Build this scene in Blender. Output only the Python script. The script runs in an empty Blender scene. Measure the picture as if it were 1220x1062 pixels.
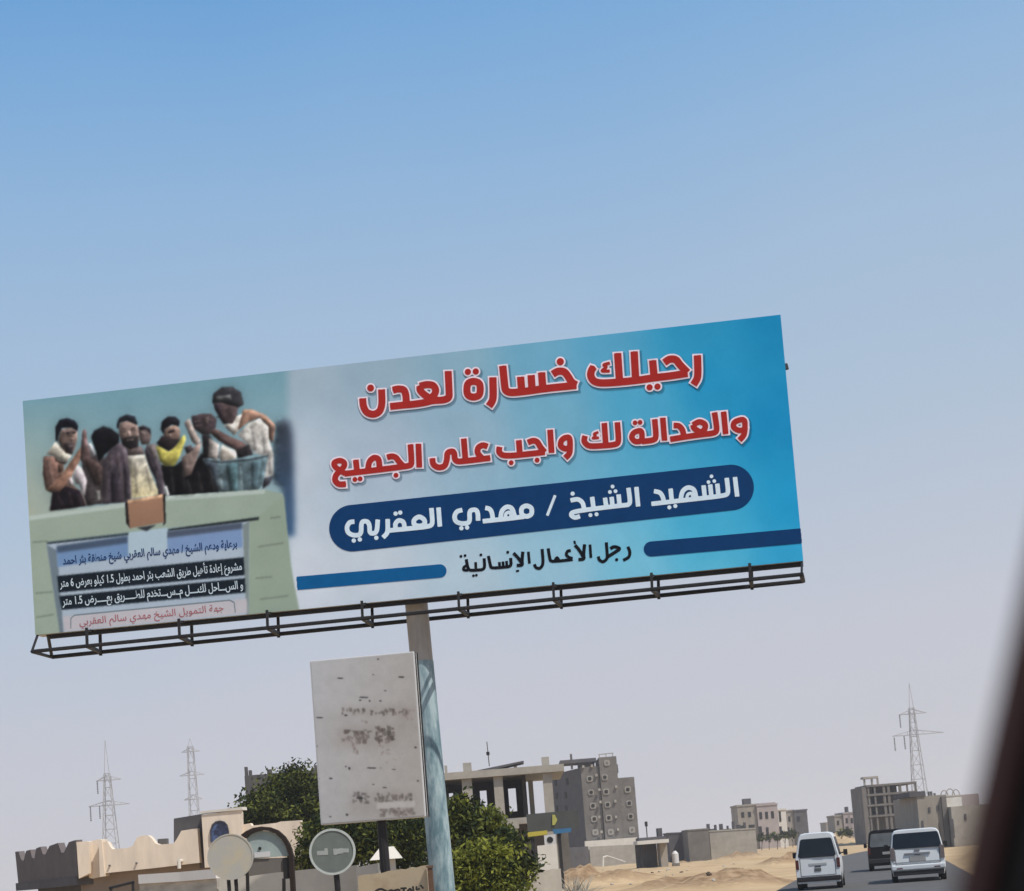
import bpy, bmesh, math, random, unicodedata
import numpy as np
from mathutils import Vector, Matrix
R = math.radians
random.seed(7); rng = np.random.default_rng(7)
S = bpy.context.scene; C = S.collection

# ------------------------------------------------------------------ camera
CAM_H = 1.85; PITCH = 0.08302; ROLL = 0.07733; FPX = 2000.0; PX, PY = 610.0, 855.96   # in pixels of the 1220x1062 photograph
fw = np.array([0, math.cos(PITCH), math.sin(PITCH)]); up0 = np.array([0, -math.sin(PITCH), math.cos(PITCH)]); r0 = np.array([1., 0, 0])
cr, sr = math.cos(ROLL), math.sin(ROLL)
RT = r0 * cr - up0 * sr; UP = r0 * sr + up0 * cr; CAM = np.array([0, 0, CAM_H])
cd = bpy.data.cameras.new('camera'); cam = bpy.data.objects.new('camera', cd); C.objects.link(cam); S.camera = cam
cam.matrix_world = Matrix(((RT[0], UP[0], -fw[0], 0), (RT[1], UP[1], -fw[1], 0), (RT[2], UP[2], -fw[2], CAM_H), (0, 0, 0, 1)))
cd.sensor_width = 36; cd.lens = FPX / 1220 * 36; cd.shift_y = (PY - 531) / 1220; cd.clip_start = 0.05; cd.clip_end = 9000
cd.dof.use_dof = True; cd.dof.focus_distance = 42; cd.dof.aperture_fstop = 4.2

# ------------------------------------------------------------------ sky and sun
SUN_EL = R(57); SUN_AZ = R(129)          # azimuth clockwise from +Y: from the right and behind the camera
w = bpy.data.worlds.new('World'); S.world = w; w.use_nodes = True
nt = w.node_tree; N = nt.nodes; L = nt.links; N.clear()
out = N.new('ShaderNodeOutputWorld'); bg = N.new('ShaderNodeBackground'); sky = N.new('ShaderNodeTexSky')
sky.sky_type = 'NISHITA'; sky.sun_disc = False; sky.sun_elevation = SUN_EL; sky.sun_rotation = SUN_AZ
sky.air_density = 1.0; sky.dust_density = 2.0; sky.ozone_density = 1.5; sky.altitude = 0
tc = N.new('ShaderNodeTexCoord'); sx = N.new('ShaderNodeSeparateXYZ'); L.new(tc.outputs['Generated'], sx.inputs[0])
sl_ = N.new('ShaderNodeMath'); sl_.operation = 'MULTIPLY_ADD'; L.new(sx.outputs['X'], sl_.inputs[0]); sl_.inputs[1].default_value = -.08; L.new(sx.outputs['Z'], sl_.inputs[2])
sn_ = N.new('ShaderNodeTexNoise'); sn_.inputs['Scale'].default_value = 3.2; sn_.inputs['Detail'].default_value = 3; L.new(tc.outputs['Generated'], sn_.inputs[0])
sa_ = N.new('ShaderNodeMath'); sa_.operation = 'MULTIPLY_ADD'; L.new(sn_.outputs[0], sa_.inputs[0]); sa_.inputs[1].default_value = .05; L.new(sl_.outputs[0], sa_.inputs[2])
sb_ = N.new('ShaderNodeMath'); sb_.operation = 'SUBTRACT'; L.new(sa_.outputs[0], sb_.inputs[0]); sb_.inputs[1].default_value = .025
rp = N.new('ShaderNodeValToRGB'); L.new(sb_.outputs[0], rp.inputs[0])          # dusty air: pale grey at the horizon, blue higher up
def lin0(c): return tuple(((v / 255 + .055) / 1.055) ** 2.4 for v in c)
while len(rp.color_ramp.elements) < 7: rp.color_ramp.elements.new(.5)
for e_, (p_, c_) in zip(rp.color_ramp.elements, ((0, (198, 199, 206)), (.10, (195, 199, 211)), (.24, (171, 192, 214)), (.32, (160, 187, 216)), (.39, (143, 180, 217)), (.455, (121, 169, 216)), (.52, (94, 154, 212)))):
    e_.position = p_; e_.color = (*lin0(c_), 1)
gain = N.new('ShaderNodeVectorMath'); gain.operation = 'SCALE'; gain.inputs['Scale'].default_value = 10; L.new(rp.outputs[0], gain.inputs[0])
fa = N.new('ShaderNodeMapRange'); L.new(sx.outputs['Z'], fa.inputs[0]); fa.inputs[1].default_value = .5; fa.inputs[2].default_value = .8; fa.inputs[3].default_value = 1; fa.inputs[4].default_value = .15
mx = N.new('ShaderNodeMix'); mx.data_type = 'RGBA'
L.new(fa.outputs[0], mx.inputs['Factor']); L.new(sky.outputs[0], mx.inputs['A']); L.new(gain.outputs[0], mx.inputs['B'])
L.new(mx.outputs['Result'], bg.inputs[0]); bg.inputs[1].default_value = 0.10; L.new(bg.outputs[0], out.inputs[0])
sd = bpy.data.lights.new('sun', 'SUN'); sun = bpy.data.objects.new('sun', sd); C.objects.link(sun)
sd.energy = 4.3; sd.angle = R(0.5); sd.color = (1, .95, .87)
sdir = Vector((math.sin(SUN_AZ) * math.cos(SUN_EL), math.cos(SUN_AZ) * math.cos(SUN_EL), math.sin(SUN_EL)))
sun.rotation_euler = sdir.to_track_quat('Z', 'Y').to_euler(); sun.location = sdir * 100
S.view_settings.view_transform = 'Standard'; S.view_settings.look = 'None'; S.view_settings.gamma = 1; S.view_settings.exposure = 0
S.cycles.volume_bounces = 1; S.cycles.max_bounces = 6

# ------------------------------------------------------------------ measuring helpers
def ray(x, y): return RT * ((x - PX) / FPX) + UP * ((PY - y) / FPX) + fw
def hit(x, y, p, n):
    d = ray(x, y); p = np.asarray(p, float); n = np.asarray(n, float); return CAM + d * (((p - CAM) @ n) / (d @ n))
def at(x, y, Y): return hit(x, y, (0, Y, 0), (0, 1, 0))           # point seen at a pixel on the vertical plane at distance Y
def gnd(x, y, z=0.): return hit(x, y, (0, 0, z), (0, 0, 1))
def lin(c):
    c = np.asarray(c, float) / 255; return np.where(c <= .04045, c / 12.92, ((c + .055) / 1.055) ** 2.4)

# ------------------------------------------------------------------ materials
def mat(name, col, rough=.8, var=.15, scale=3., bump=0., metal=0., spec=.3, stretch=None, col2=None, w2=.5, trans=0):
    m = bpy.data.materials.new(name); m.use_nodes = True; n = m.node_tree.nodes; l = m.node_tree.links
    b = n['Principled BSDF']; b.inputs['Roughness'].default_value = rough; b.inputs['Metallic'].default_value = metal
    b.inputs['Specular IOR Level'].default_value = spec
    t = n.new('ShaderNodeTexCoord'); src = t.outputs['Object']
    if stretch:
        mp = n.new('ShaderNodeMapping'); mp.inputs['Scale'].default_value = stretch; l.new(src, mp.inputs[0]); src = mp.outputs[0]
    no = n.new('ShaderNodeTexNoise'); no.inputs['Scale'].default_value = scale; no.inputs['Detail'].default_value = 7; no.inputs['Roughness'].default_value = .65
    l.new(src, no.inputs['Vector'])
    ra = n.new('ShaderNodeValToRGB'); l.new(no.outputs['Fac'], ra.inputs[0])
    c = np.array(col[:3]) * .84; d = np.array(col2[:3]) * .84 if col2 is not None else c * (1 + var)
    ra.color_ramp.elements[0].position = .3 if col2 is None else max(0, w2 - .08); ra.color_ramp.elements[0].color = (*(c * (1 - var)), 1)
    ra.color_ramp.elements[1].position = .7 if col2 is None else min(1, w2 + .08); ra.color_ramp.elements[1].color = (*np.minimum(d, .95), 1)
    l.new(ra.outputs[0], b.inputs['Base Color'])
    if bump:
        bu = n.new('ShaderNodeBump'); bu.inputs['Strength'].default_value = bump; bu.inputs['Distance'].default_value = .03
        l.new(no.outputs['Fac'], bu.inputs['Height']); l.new(bu.outputs[0], b.inputs['Normal'])
    if trans:
        tr = n.new('ShaderNodeBsdfTranslucent'); l.new(ra.outputs[0], tr.inputs[0]); ms = n.new('ShaderNodeMixShader'); ms.inputs[0].default_value = trans
        l.new(b.outputs[0], ms.inputs[1]); l.new(tr.outputs[0], ms.inputs[2]); l.new(ms.outputs[0], n['Material Output'].inputs[0])
    return m
M = {}
M['steel'] = mat('dark_steel', (.018, .017, .019), .6, .3, 8)
M['pole'] = mat('pole_paint', (.44, .40, .36), .6, .18, 2.5, .1, stretch=(3, 3, .6))
M['pole_blue'] = mat('blue_pole_paint', (.17, .29, .34), .55, .2, 2.2, .1, stretch=(2, 2, .5), col2=(.40, .51, .54), w2=.5)
M['white_sheet'] = mat('white_sheet', (.62, .62, .62), .5, .08, 2)
M['black'] = mat('black_paint', (.02, .02, .022), .5, .2, 5)
M['plaster'] = mat('cream_plaster', (.86, .73, .59), .9, .13, 1.6, .15, stretch=(1.6, 1.6, .35))
M['plaster_white'] = mat('white_plaster', (.72, .68, .61), .9, .08, 1.6, .15)
M['chalk'] = mat('chalk_white', (.95, .92, .86), .9, .05, 2)
M['lime'] = mat('limewashed_wall', (.66, .62, .54), .95, .14, 1.2, .2)
M['stone'] = mat('rough_stone_wall', (.50, .46, .40), .95, .25, 3.2, .6, stretch=(1, 1, 2.5))
M['concrete'] = mat('raw_concrete', (.40, .37, .32), .95, .16, 1.2, .3)
M['concrete_dark'] = mat('dark_block', (.11, .105, .11), .95, .22, 1.2, .3)
M['block'] = mat('grey_block', (.18, .165, .15), .95, .24, .7, .3)
M['yellow_wall'] = mat('stained_yellow_wall', (.72, .60, .42), .95, .2, 1.7, .3, col2=(.44, .33, .22), w2=.6)
M['pink'] = mat('pale_pink_render', (.42, .36, .34), .95, .12, .6, .2)
M['beige'] = mat('pale_beige_render', (.33, .295, .25), .95, .2, .8, .2, stretch=(1.5, 1.5, .3))
M['dark'] = mat('dark_opening', (.02, .02, .022), .9, .3, 1)
M['glass'] = mat('dark_car_glass', (.010, .014, .019), .12, .3, 2, spec=.25)
M['white_car'] = mat('white_car_paint', (.66, .69, .71), .32, .06, 1.2, spec=.5)
M['dark_car'] = mat('dark_car_paint', (.008, .007, .007), .5, .1, 2, spec=.12)
M['tyre'] = mat('tyre_rubber', (.018, .018, .018), .9, .2, 20)
M['rim'] = mat('grey_rim', (.25, .25, .26), .4, .1, 9, metal=.6)
M['red_lens'] = mat('red_lens', (.085, .014, .014), .2, .1, 9, spec=.5)
M['grey_lens'] = mat('smoked_lens', (.16, .13, .13), .2, .15, 9, spec=.5)
M['black_plastic'] = mat('black_plastic', (.022, .022, .024), .6, .2, 9)
M['plate'] = mat('number_plate_paint', (.34, .34, .33), .5, .15, 8)
M['bark'] = mat('bark', (.09, .065, .045), .95, .3, 6, .5)
M['leaf_dark'] = mat('dark_leaves', (.026, .04, .012), .7, .4, 1.2,0,0,.12, trans=.2)
M['leaf_mid'] = mat('green_leaves', (.15, .172, .036), .7, .4, 1.6,0,0,.12, trans=.25)
M['leaf_light'] = mat('yellow_green_leaves', (.28, .30, .05), .7, .3, 1.4,0,0,.12, trans=.3)
M['dry'] = mat('dry_grey_leaves', (.50, .47, .40), .8, .2, 1.1, trans=.2)
M['maroon'] = mat('maroon_trim', (.042, .019, .02), .75, .12, 30)
M['rubber'] = mat('black_rubber', (.006, .006, .007), .8, .15, 30)
M['galv'] = mat('galvanised_lattice', (.42, .42, .43), .6, .1, 2)  # paled so the fade of distant haze sits in the colour
M['asphalt'] = mat('asphalt', (.105, .102, .10), .9, .16, .7, .3)

# ------------------------------------------------------------------ object helpers
def tag(o, label=None, cat=None, group=None, kind=None):
    if label: o['label'] = label
    if cat: o['category'] = cat
    if group: o['group'] = group
    if kind: o['kind'] = kind
    return o
def thing(name, loc, label, cat, group=None, rz=0):
    o = bpy.data.objects.new(name, None); C.objects.link(o); o.location = loc; o.rotation_euler.z = rz; o.empty_display_size = .3
    bpy.context.view_layer.update(); return tag(o, label, cat, group)
class MB:
    def __init__(s): s.v = []; s.f = []; s.m = []
    def add(s, v, f, mi=0):
        k = len(s.v); s.v += [tuple(map(float, p)) for p in v]; s.f += [tuple(i + k for i in q) for q in f]; s.m += [mi] * len(f)
    def box(s, x0, x1, y0, y1, z0, z1, mi=0):
        s.add([(x0, y0, z0), (x1, y0, z0), (x1, y1, z0), (x0, y1, z0), (x0, y0, z1), (x1, y0, z1), (x1, y1, z1), (x0, y1, z1)],
              [(0, 3, 2, 1), (4, 5, 6, 7), (0, 1, 5, 4), (1, 2, 6, 5), (2, 3, 7, 6), (3, 0, 4, 7)], mi)
    def prism(s, base, top, mi=0):                        # two rings of points
        n = len(base); s.add(list(base) + list(top), [tuple(range(n))[::-1], tuple(range(n, 2 * n))] + [(i, (i + 1) % n, n + (i + 1) % n, n + i) for i in range(n)], mi)
    def slab(s, poly, d, mi=0):                           # planar polygon pushed along vector d
        d = np.asarray(d); s.prism([np.asarray(p) for p in poly], [np.asarray(p) + d for p in poly], mi)
    def bar(s, a, b, r, r2=None, n=6, mi=0):
        a = np.asarray(a, float); b = np.asarray(b, float); r2 = r if r2 is None else r2
        d = b - a; d /= np.linalg.norm(d) + 1e-12; h = np.array([0, 0, 1.]) if abs(d[2]) < .9 else np.array([1., 0, 0])
        u = np.cross(d, h); u /= np.linalg.norm(u); t = np.cross(d, u)
        ph = [2 * math.pi * i / n + math.pi / n for i in range(n)]
        s.prism([a + (u * math.cos(p) + t * math.sin(p)) * r for p in ph], [b + (u * math.cos(p) + t * math.sin(p)) * r2 for p in ph], mi)
    def tube(s, pts, rs, n=8, mi=0):
        for i in range(len(pts) - 1): s.bar(pts[i], pts[i + 1], rs[i], rs[i + 1], n, mi)
    def build(s, name, mats, parent=None, world=True, smooth=False, bevel=0):
        me = bpy.data.meshes.new(name); mats = mats if isinstance(mats, (list, tuple)) else [mats]
        v = s.v
        if parent is not None and world:
            im = parent.matrix_world.inverted(); v = [tuple(im @ Vector(p)) for p in v]
        me.from_pydata(v, [], s.f)
        for m in mats: me.materials.append(m)
        me.polygons.foreach_set('material_index', s.m)
        bm = bmesh.new(); bm.from_mesh(me); bmesh.ops.recalc_face_normals(bm, faces=bm.faces)
        bm.to_mesh(me); bm.free()
        if smooth:
            me.polygons.foreach_set('use_smooth', [True] * len(me.polygons)); me.set_sharp_from_angle(angle=R(35))
        o = bpy.data.objects.new(name, me); C.objects.link(o)
        if parent is not None: o.parent = parent
        if bevel:
            bv = o.modifiers.new('bevel', 'BEVEL'); bv.width = bevel; bv.segments = 2; bv.limit_method = 'ANGLE'
        bpy.context.view_layer.update(); return o
def kids(o): return [c for c in bpy.data.objects if c.parent == o]
def copy_tree(o, parent=None):
    c = o.copy(); C.objects.link(c)
    if parent is not None: c.parent = parent; c.matrix_parent_inverse = o.matrix_parent_inverse
    for ch in kids(o): copy_tree(ch, c)
    return c

# ------------------------------------------------------------------ flat lettering: thick strokes turned into one clean sheet
def smooth_line(p, closed):
    p = [np.asarray(q, float) for q in p]
    for _ in range(2):
        if len(p) < 3: break
        q = []
        rngi = range(len(p)) if closed else range(len(p) - 1)
        for i in rngi:
            a, b = p[i], p[(i + 1) % len(p)]; q += [a * .78 + b * .22, a * .22 + b * .78]
        if not closed: q = [p[0]] + q[1:-1] + [p[-1]]
        p = q
    return p + [p[0]] if closed else p
def stroke_sheet(strokes, grow, step, place, name, m, parent, shift=(0, 0)):
    segs = []
    for st in strokes:
        pts, r = st[0], st[1]; closed = len(st) > 2 and st[2]
        if len(pts) == 1: segs.append((np.array(pts[0], float), np.array(pts[0], float), r, 0, 0)); continue
        q = smooth_line(pts, closed)
        for i in range(len(q) - 1):
            segs.append((q[i], q[i + 1], r, (not closed) and i == 0, (not closed) and i == len(q) - 2))
    allp = np.array([s[0] for s in segs] + [s[1] for s in segs]); rm = max(s[2] for s in segs) + grow + 2 * step
    lo = allp.min(0) - rm; hi = allp.max(0) + rm; nx = int((hi[0] - lo[0]) / step) + 2; ny = int((hi[1] - lo[1]) / step) + 2
    F = np.full((ny, nx), 1e3)
    for a, b, r, c0, c1 in segs:
        r = r + grow; m0 = np.minimum(a, b) - r - 2 * step; m1 = np.maximum(a, b) + r + 2 * step
        i0 = np.maximum(((m0 - lo) / step).astype(int), 0); i1 = ((m1 - lo) / step).astype(int) + 2
        X = lo[0] + step * np.arange(i0[0], min(i1[0], nx)); Y = lo[1] + step * np.arange(i0[1], min(i1[1], ny))
        gx, gy = np.meshgrid(X, Y); d = b - a; ln = np.linalg.norm(d)
        if ln < 1e-9: D = np.hypot(gx - a[0], gy - a[1]) - r
        else:
            d = d / ln; t = (gx - a[0]) * d[0] + (gy - a[1]) * d[1]; pr = np.abs((gx - a[0]) * -d[1] + (gy - a[1]) * d[0])
            tc_ = np.clip(t, 0, ln); D = np.hypot(t - tc_, pr) - r
            if c0: D = np.where(t < 0, np.maximum(pr - r, -t - grow), D)
            if c1: D = np.where(t > ln, np.maximum(pr - r, t - ln - grow), D)
        sl = F[i0[1]:i0[1] + len(Y), i0[0]:i0[0] + len(X)]; np.minimum(sl, D, out=sl)
    V = []; K = {}; faces = []
    def vid(key, p):
        if key not in K: K[key] = len(V); V.append(p)
        return K[key]
    ins = F < 0; cell = ins[:-1, :-1] | ins[1:, :-1] | ins[:-1, 1:] | ins[1:, 1:]
    for j, i in zip(*np.nonzero(cell)):
        cs = [(j, i), (j, i + 1), (j + 1, i + 1), (j + 1, i)]; f = []
        for k in range(4):
            a, b = cs[k], cs[(k + 1) % 4]; fa, fb = F[a], F[b]
            if fa < 0: f.append(vid(a, (lo[0] + a[1] * step, lo[1] + a[0] * step)))
            if (fa < 0) != (fb < 0):
                t = fa / (fa - fb); t = min(max(t, .02), .98)
                f.append(vid((min(a, b), max(a, b)), (lo[0] + (a[1] + (b[1] - a[1]) * t) * step, lo[1] + (a[0] + (b[0] - a[0]) * t) * step)))
        if len(f) >= 3: faces.append(tuple(f))
    mb = MB(); mb.add([place(p[0] + shift[0], p[1] + shift[1]) for p in V], faces); return mb.build(name, m, parent)
# Arabic: join letters into their contextual forms, then put them in visual order
FORMS = {}
for cp in list(range(0xFE80, 0xFEFD)):
    dsc = unicodedata.decomposition(chr(cp)).split()
    if dsc and dsc[0] in ('<isolated>', '<final>', '<initial>', '<medial>'):
        FORMS[(''.join(chr(int(h, 16)) for h in dsc[1:]), dsc[0][1:-1])] = chr(cp)
def shape(t):
    toks = []; i = 0
    while i < len(t):
        if t[i] == 'ل' and i + 1 < len(t) and t[i + 1] in 'اأإآ': toks.append(t[i:i + 2]); i += 2
        else: toks.append(t[i]); i += 1
    res = []
    for k, c in enumerate(toks):
        prev = k > 0 and (toks[k - 1], 'initial') in FORMS; nxt = k + 1 < len(toks) and (toks[k + 1], 'final') in FORMS and (c, 'initial') in FORMS
        prev = prev and (c, 'final') in FORMS
        f = 'medial' if prev and nxt else 'final' if prev else 'initial' if nxt else 'isolated'
        res.append(FORMS.get((c, f), c))
    o = []; k = 0
    while k < len(res):                                    # keep numbers left to right
        if res[k].isdigit():
            e = k
            while e < len(res) and (res[e].isdigit() or res[e] == '.'): e += 1
            o.append(''.join(res[k:e])); k = e
        else: o.append(res[k]); k += 1
    return ''.join(o[::-1])
def text_sheet(txt, bl, br, hpx, place, name, m, parent, bold=0.0):
    """txt between baseline points bl and br (pixels), letters scaled to hpx pixels per unit of font size"""
    cu = bpy.data.curves.new('lettering', 'FONT'); cu.body = shape(txt); cu.offset = bold; cu.resolution_u = 3
    o = bpy.data.objects.new('lettering', cu); C.objects.link(o); bpy.context.view_layer.update()
    me = o.evaluated_get(bpy.context.evaluated_depsgraph_get()).to_mesh()
    co = [tuple(v.co) for v in me.vertices]; fc = [tuple(p.vertices) for p in me.polygons]
    bpy.data.objects.remove(o); bpy.data.curves.remove(cu)
    x0 = min(c[0] for c in co); x1 = max(c[0] for c in co); bl = np.array(bl, float); br = np.array(br, float)
    d = br - bl; u = d / np.linalg.norm(d); n = np.array([u[1], -u[0]])
    mb = MB(); mb.add([place(*(bl + d * ((c[0] - x0) / (x1 - x0)) + n * c[1] * hpx)) for c in co], fc); return mb.build(name, m, parent)

# ================================================================== GROUND AND ROAD
RD = R(12.3); rdir = np.array([math.sin(RD), math.cos(RD)])
gl = gnd(925, 1062)[:2]; gr = gnd(1146, 1036)[:2]
def road_pts(p, off=0):
    base = p - rdir * (p @ rdir) ; t0 = p @ rdir; pts = []
    n = np.array([rdir[1], -rdir[0]])
    for t in np.concatenate([np.arange(-30, 120, 10.), np.arange(120, 330, 8.)]):
        bend = max(0, t - 125) ** 2 * .0016
        pts.append(base + rdir * t + n * bend)
    return np.array(pts)
lp, rpt = road_pts(gl), road_pts(gr)
def smooth(e0, e1, x): t = np.clip((x - e0) / (e1 - e0), 0, 1); return t * t * (3 - 2 * t)
# soil heaps: pixel of the foot, distance of the foot set by the ground, half widths and height in metres
heaps = []
for (x, y, wx, wy, h) in ((700, 1058, 3.2, 3.0, .85), (655, 1050, 2.6, 2.4, .75), (748, 1053, 2.2, 2.0, .5), (870, 1056, 4.6, 3.0, .6), (832, 1029, 2.0, 1.6, .62), (812, 1031, 1.2, 1.4, .4),
                      (882, 1026, 2.4, 1.8, .85), (937, 1031, 1.9, 1.6, .75), (960, 1024, 2, 2, .4), (1150, 1026, 3, 3, .5), (1020, 1006, 8, 5, 1.2), (1000, 1004, 5, 5, 1.6), (720, 1036, 5, 4, .25)):
    g = gnd(x, y); heaps.append((g[0], g[1], wx, wy, h))
def wave(x, y, s, seed):
    r = np.random.default_rng(seed); z = np.zeros_like(x)
    for k in range(9):
        a = r.uniform(0, 6.28); f = s * r.uniform(.6, 2.2); z += np.sin((x * math.cos(a) + y * math.sin(a)) * f + r.uniform(0, 6.28)) / 9
    return z
def height(x, y):
    d = (x - gl[0]) * rdir[1] - (y - gl[1]) * rdir[0]                # + to the right of the road's left edge
    wd = (gr - gl) @ np.array([rdir[1], -rdir[0]])
    away = np.maximum(np.maximum(-d, d - wd), 0)
    k = smooth(.5, 14, away) * smooth(45, 70, y)
    z = k * (.12 + .14 * wave(x, y, .16, 3) + .12 * wave(x, y, .6, 4) + .10 * wave(x, y, 1.7, 5))
    for (cx, cy, wx, wy, h) in heaps:
        q = ((x - cx) / wx) ** 2 + ((y - cy) / wy) ** 2; z = z + h * np.exp(-q * 1.3) * (1 + .5 * wave(x, y, 1.3, 9) + .7 * wave(x, y, 3.0, 10)) * np.clip(away / 1.5, 0, 1)
    return z - .02
def axis(parts): return np.unique(np.concatenate([np.arange(a, b, s) for a, b, s in parts]))
xs = axis(((-3000, -200, 400), (-200, -40, 20), (-40, -6, 3), (-6, 50, .5), (50, 130, 6), (130, 3001, 360)))
ys = axis(((-300, 0, 60), (0, 50, 4), (50, 150, .5), (150, 330, 4), (330, 800, 60), (800, 6001, 500)))
gx, gy = np.meshgrid(xs, ys); gz = height(gx, gy)
soil = np.zeros_like(gx)
for (cx, cy, wx, wy, h) in heaps[:8]: soil = np.maximum(soil, np.exp(-(((gx - cx) / wx) ** 2 + ((gy - cy) / wy) ** 2) * .9))
nx, ny = len(xs), len(ys)
idx = np.arange(nx * ny).reshape(ny, nx)
quads = np.stack([idx[:-1, :-1], idx[:-1, 1:], idx[1:, 1:], idx[1:, :-1]], -1).reshape(-1, 4)
me = bpy.data.meshes.new('ground'); me.from_pydata(np.stack([gx, gy, gz], -1).reshape(-1, 3).tolist(), [], quads.tolist())
me.polygons.foreach_set('use_smooth', [True] * len(me.polygons))
at_ = me.attributes.new('soil', 'FLOAT', 'POINT'); at_.data.foreach_set('value', soil.ravel().astype(np.float32))
gm = bpy.data.materials.new('sand'); gm.use_nodes = True; n = gm.node_tree.nodes; l = gm.node_tree.links; b = n['Principled BSDF']; b.inputs['Roughness'].default_value = .95; b.inputs['Specular IOR Level'].default_value = .1
tcn = n.new('ShaderNodeTexCoord'); n1 = n.new('ShaderNodeTexNoise'); n1.inputs['Scale'].default_value = .25; n1.inputs['Detail'].default_value = 8; l.new(tcn.outputs['Object'], n1.inputs[0])
n2 = n.new('ShaderNodeTexNoise'); n2.inputs['Scale'].default_value = 2.4; n2.inputs['Detail'].default_value = 8; l.new(tcn.outputs['Object'], n2.inputs[0])
r1 = n.new('ShaderNodeValToRGB'); l.new(n1.outputs[0], r1.inputs[0]); r1.color_ramp.elements[0].position = .35; r1.color_ramp.elements[1].position = .65
r1.color_ramp.elements[0].color = (.385, .272, .155, 1); r1.color_ramp.elements[1].color = (.475, .352, .215, 1)
r2 = n.new('ShaderNodeValToRGB'); l.new(n2.outputs[0], r2.inputs[0]); r2.color_ramp.elements[0].position = .35; r2.color_ramp.elements[1].position = .65
r2.color_ramp.elements[0].color = (.19, .12, .065, 1); r2.color_ramp.elements[1].color = (.35, .245, .15, 1)
av = n.new('ShaderNodeAttribute'); av.attribute_name = 'soil'; mth = n.new('ShaderNodeMath'); mth.operation = 'MULTIPLY'; l.new(av.outputs['Fac'], mth.inputs[0]); l.new(n2.outputs[0], mth.inputs[1])
r3 = n.new('ShaderNodeValToRGB'); l.new(mth.outputs[0], r3.inputs[0]); r3.color_ramp.elements[0].position = .14; r3.color_ramp.elements[1].position = .3
mxx = n.new('ShaderNodeMix'); mxx.data_type = 'RGBA'; l.new(r3.outputs[0], mxx.inputs['Factor']); l.new(r1.outputs[0], mxx.inputs['A']); l.new(r2.outputs[0], mxx.inputs['B']); l.new(mxx.outputs['Result'], b.inputs['Base Color'])
bu = n.new('ShaderNodeBump'); bu.inputs['Strength'].default_value = .7; bu.inputs['Distance'].default_value = .12; l.new(n2.outputs[0], bu.inputs['Height']); l.new(bu.outputs[0], b.inputs['Normal'])
me.materials.append(gm); ground = bpy.data.objects.new('ground', me); C.objects.link(ground); tag(ground, kind='structure')
mb = MB(); k = len(lp)
mb.add([(p[0], p[1], .012) for p in lp] + [(p[0], p[1], .012) for p in rpt], [(i, i + 1, k + i + 1, k + i) for i in range(k - 1)])
tag(mb.build('road', M['asphalt']), kind='structure')

# ================================================================== BILLBOARD
YAW = -0.11874; BC = np.array([-1.52491, 27.04906, 8.17479]); BW, BH = 12.717, 4.0
ba = np.array([math.cos(YAW), math.sin(YAW), 0]); bn = np.array([math.sin(YAW), -math.cos(YAW), 0]); bz = np.array([0, 0, 1.])   # right, towards the camera, up
def PB(off): return lambda x, y: hit(x, y, BC + bn * off, bn)
def BL(u, v, off): return BC + ba * u + bz * v + bn * off
pole_top = hit(497, 730, BC - bn * .55, bn); pole_foot = pole_top.copy(); pole_foot[2] = 0; pole_foot[0] += .12
bb = thing('billboard', tuple(pole_foot), 'wide blue billboard with red Arabic lettering and printed photo, on a tall pole', 'billboard')
# --- panel body
mb = MB(); h0 = .012
mb.prism([BL(-BW/2, -BH/2, -h0), BL(BW/2, -BH/2, -h0), BL(BW/2, BH/2, -h0), BL(-BW/2, BH/2, -h0)], [BL(-BW/2, -BH/2, -.30), BL(BW/2, -BH/2, -.30), BL(BW/2, BH/2, -.30), BL(-BW/2, BH/2, -.30)])
mb.build('panel', M['white_sheet'], bb)
mb = MB()
for u in np.linspace(-BW/2 + .4, BW/2 - .4, 9): mb.bar(BL(u, -BH/2, -.38), BL(u, BH/2, -.38), .05, n=4)
for v in (-1.6, 0, 1.6): mb.bar(BL(-BW/2, v, -.48), BL(BW/2, v, -.48), .06, n=4)
mb.bar(BL(-1., -.9, -.62), BL(2.0, -.9, -.62), .1, n=4)
mb.build('back_frame', M['steel'], bb)
# --- the print: colours of a flat printed sheet on a fine grid
SS = 1; X0, Y0, IW, IH = 20, 365, 945, 405
img = np.zeros((IH, IW, 3)); yy, xx = np.mgrid[0:IH, 0:IW]; xx = xx + X0 + .5; yy = yy + Y0 + .5
ctl = np.array([(350,440,142,160,174),(350,560,168,180,192),(350,690,182,190,200),(450,440,132,156,172),(450,540,152,168,184),(450,690,176,186,196),(540,430,122,156,174),(560,520,132,160,178),(560,700,163,182,194),
  (640,420,96,150,176),(660,500,104,156,180),(660,690,138,176,194),(720,400,78,147,180),(760,480,70,151,184),(760,690,111,175,198),(820,390,37,132,171),(850,450,29,132,175),(850,640,58,155,190),(850,680,86,169,196),(925,380,17,120,165),(925,500,17,124,171),(945,600,26,137,182),(945,660,46,149,190)], float)
num = 0; den = 0
for (cx, cy, r_, g_, b_) in ctl:
    wgt = 1 / (((xx - cx) / 1.) ** 2 + ((yy - cy) / 1.) ** 2 + 900) ** 1.6; num = num + wgt[..., None] * np.array([r_, g_, b_]); den = den + wgt
img[:] = num / den[..., None]
def blur(a, s):
    if s <= 0: return a
    rad = int(3 * s) + 1; kx = np.exp(-.5 * (np.arange(-rad, rad + 1) / s) ** 2); kx /= kx.sum()
    p = np.pad(a, ((rad, rad), (rad, rad)), mode='edge'); p = np.apply_along_axis(lambda m_: np.convolve(m_, kx, 'valid'), 0, p); return np.apply_along_axis(lambda m_: np.convolve(m_, kx, 'valid'), 1, p)
RELIEF = []
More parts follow.
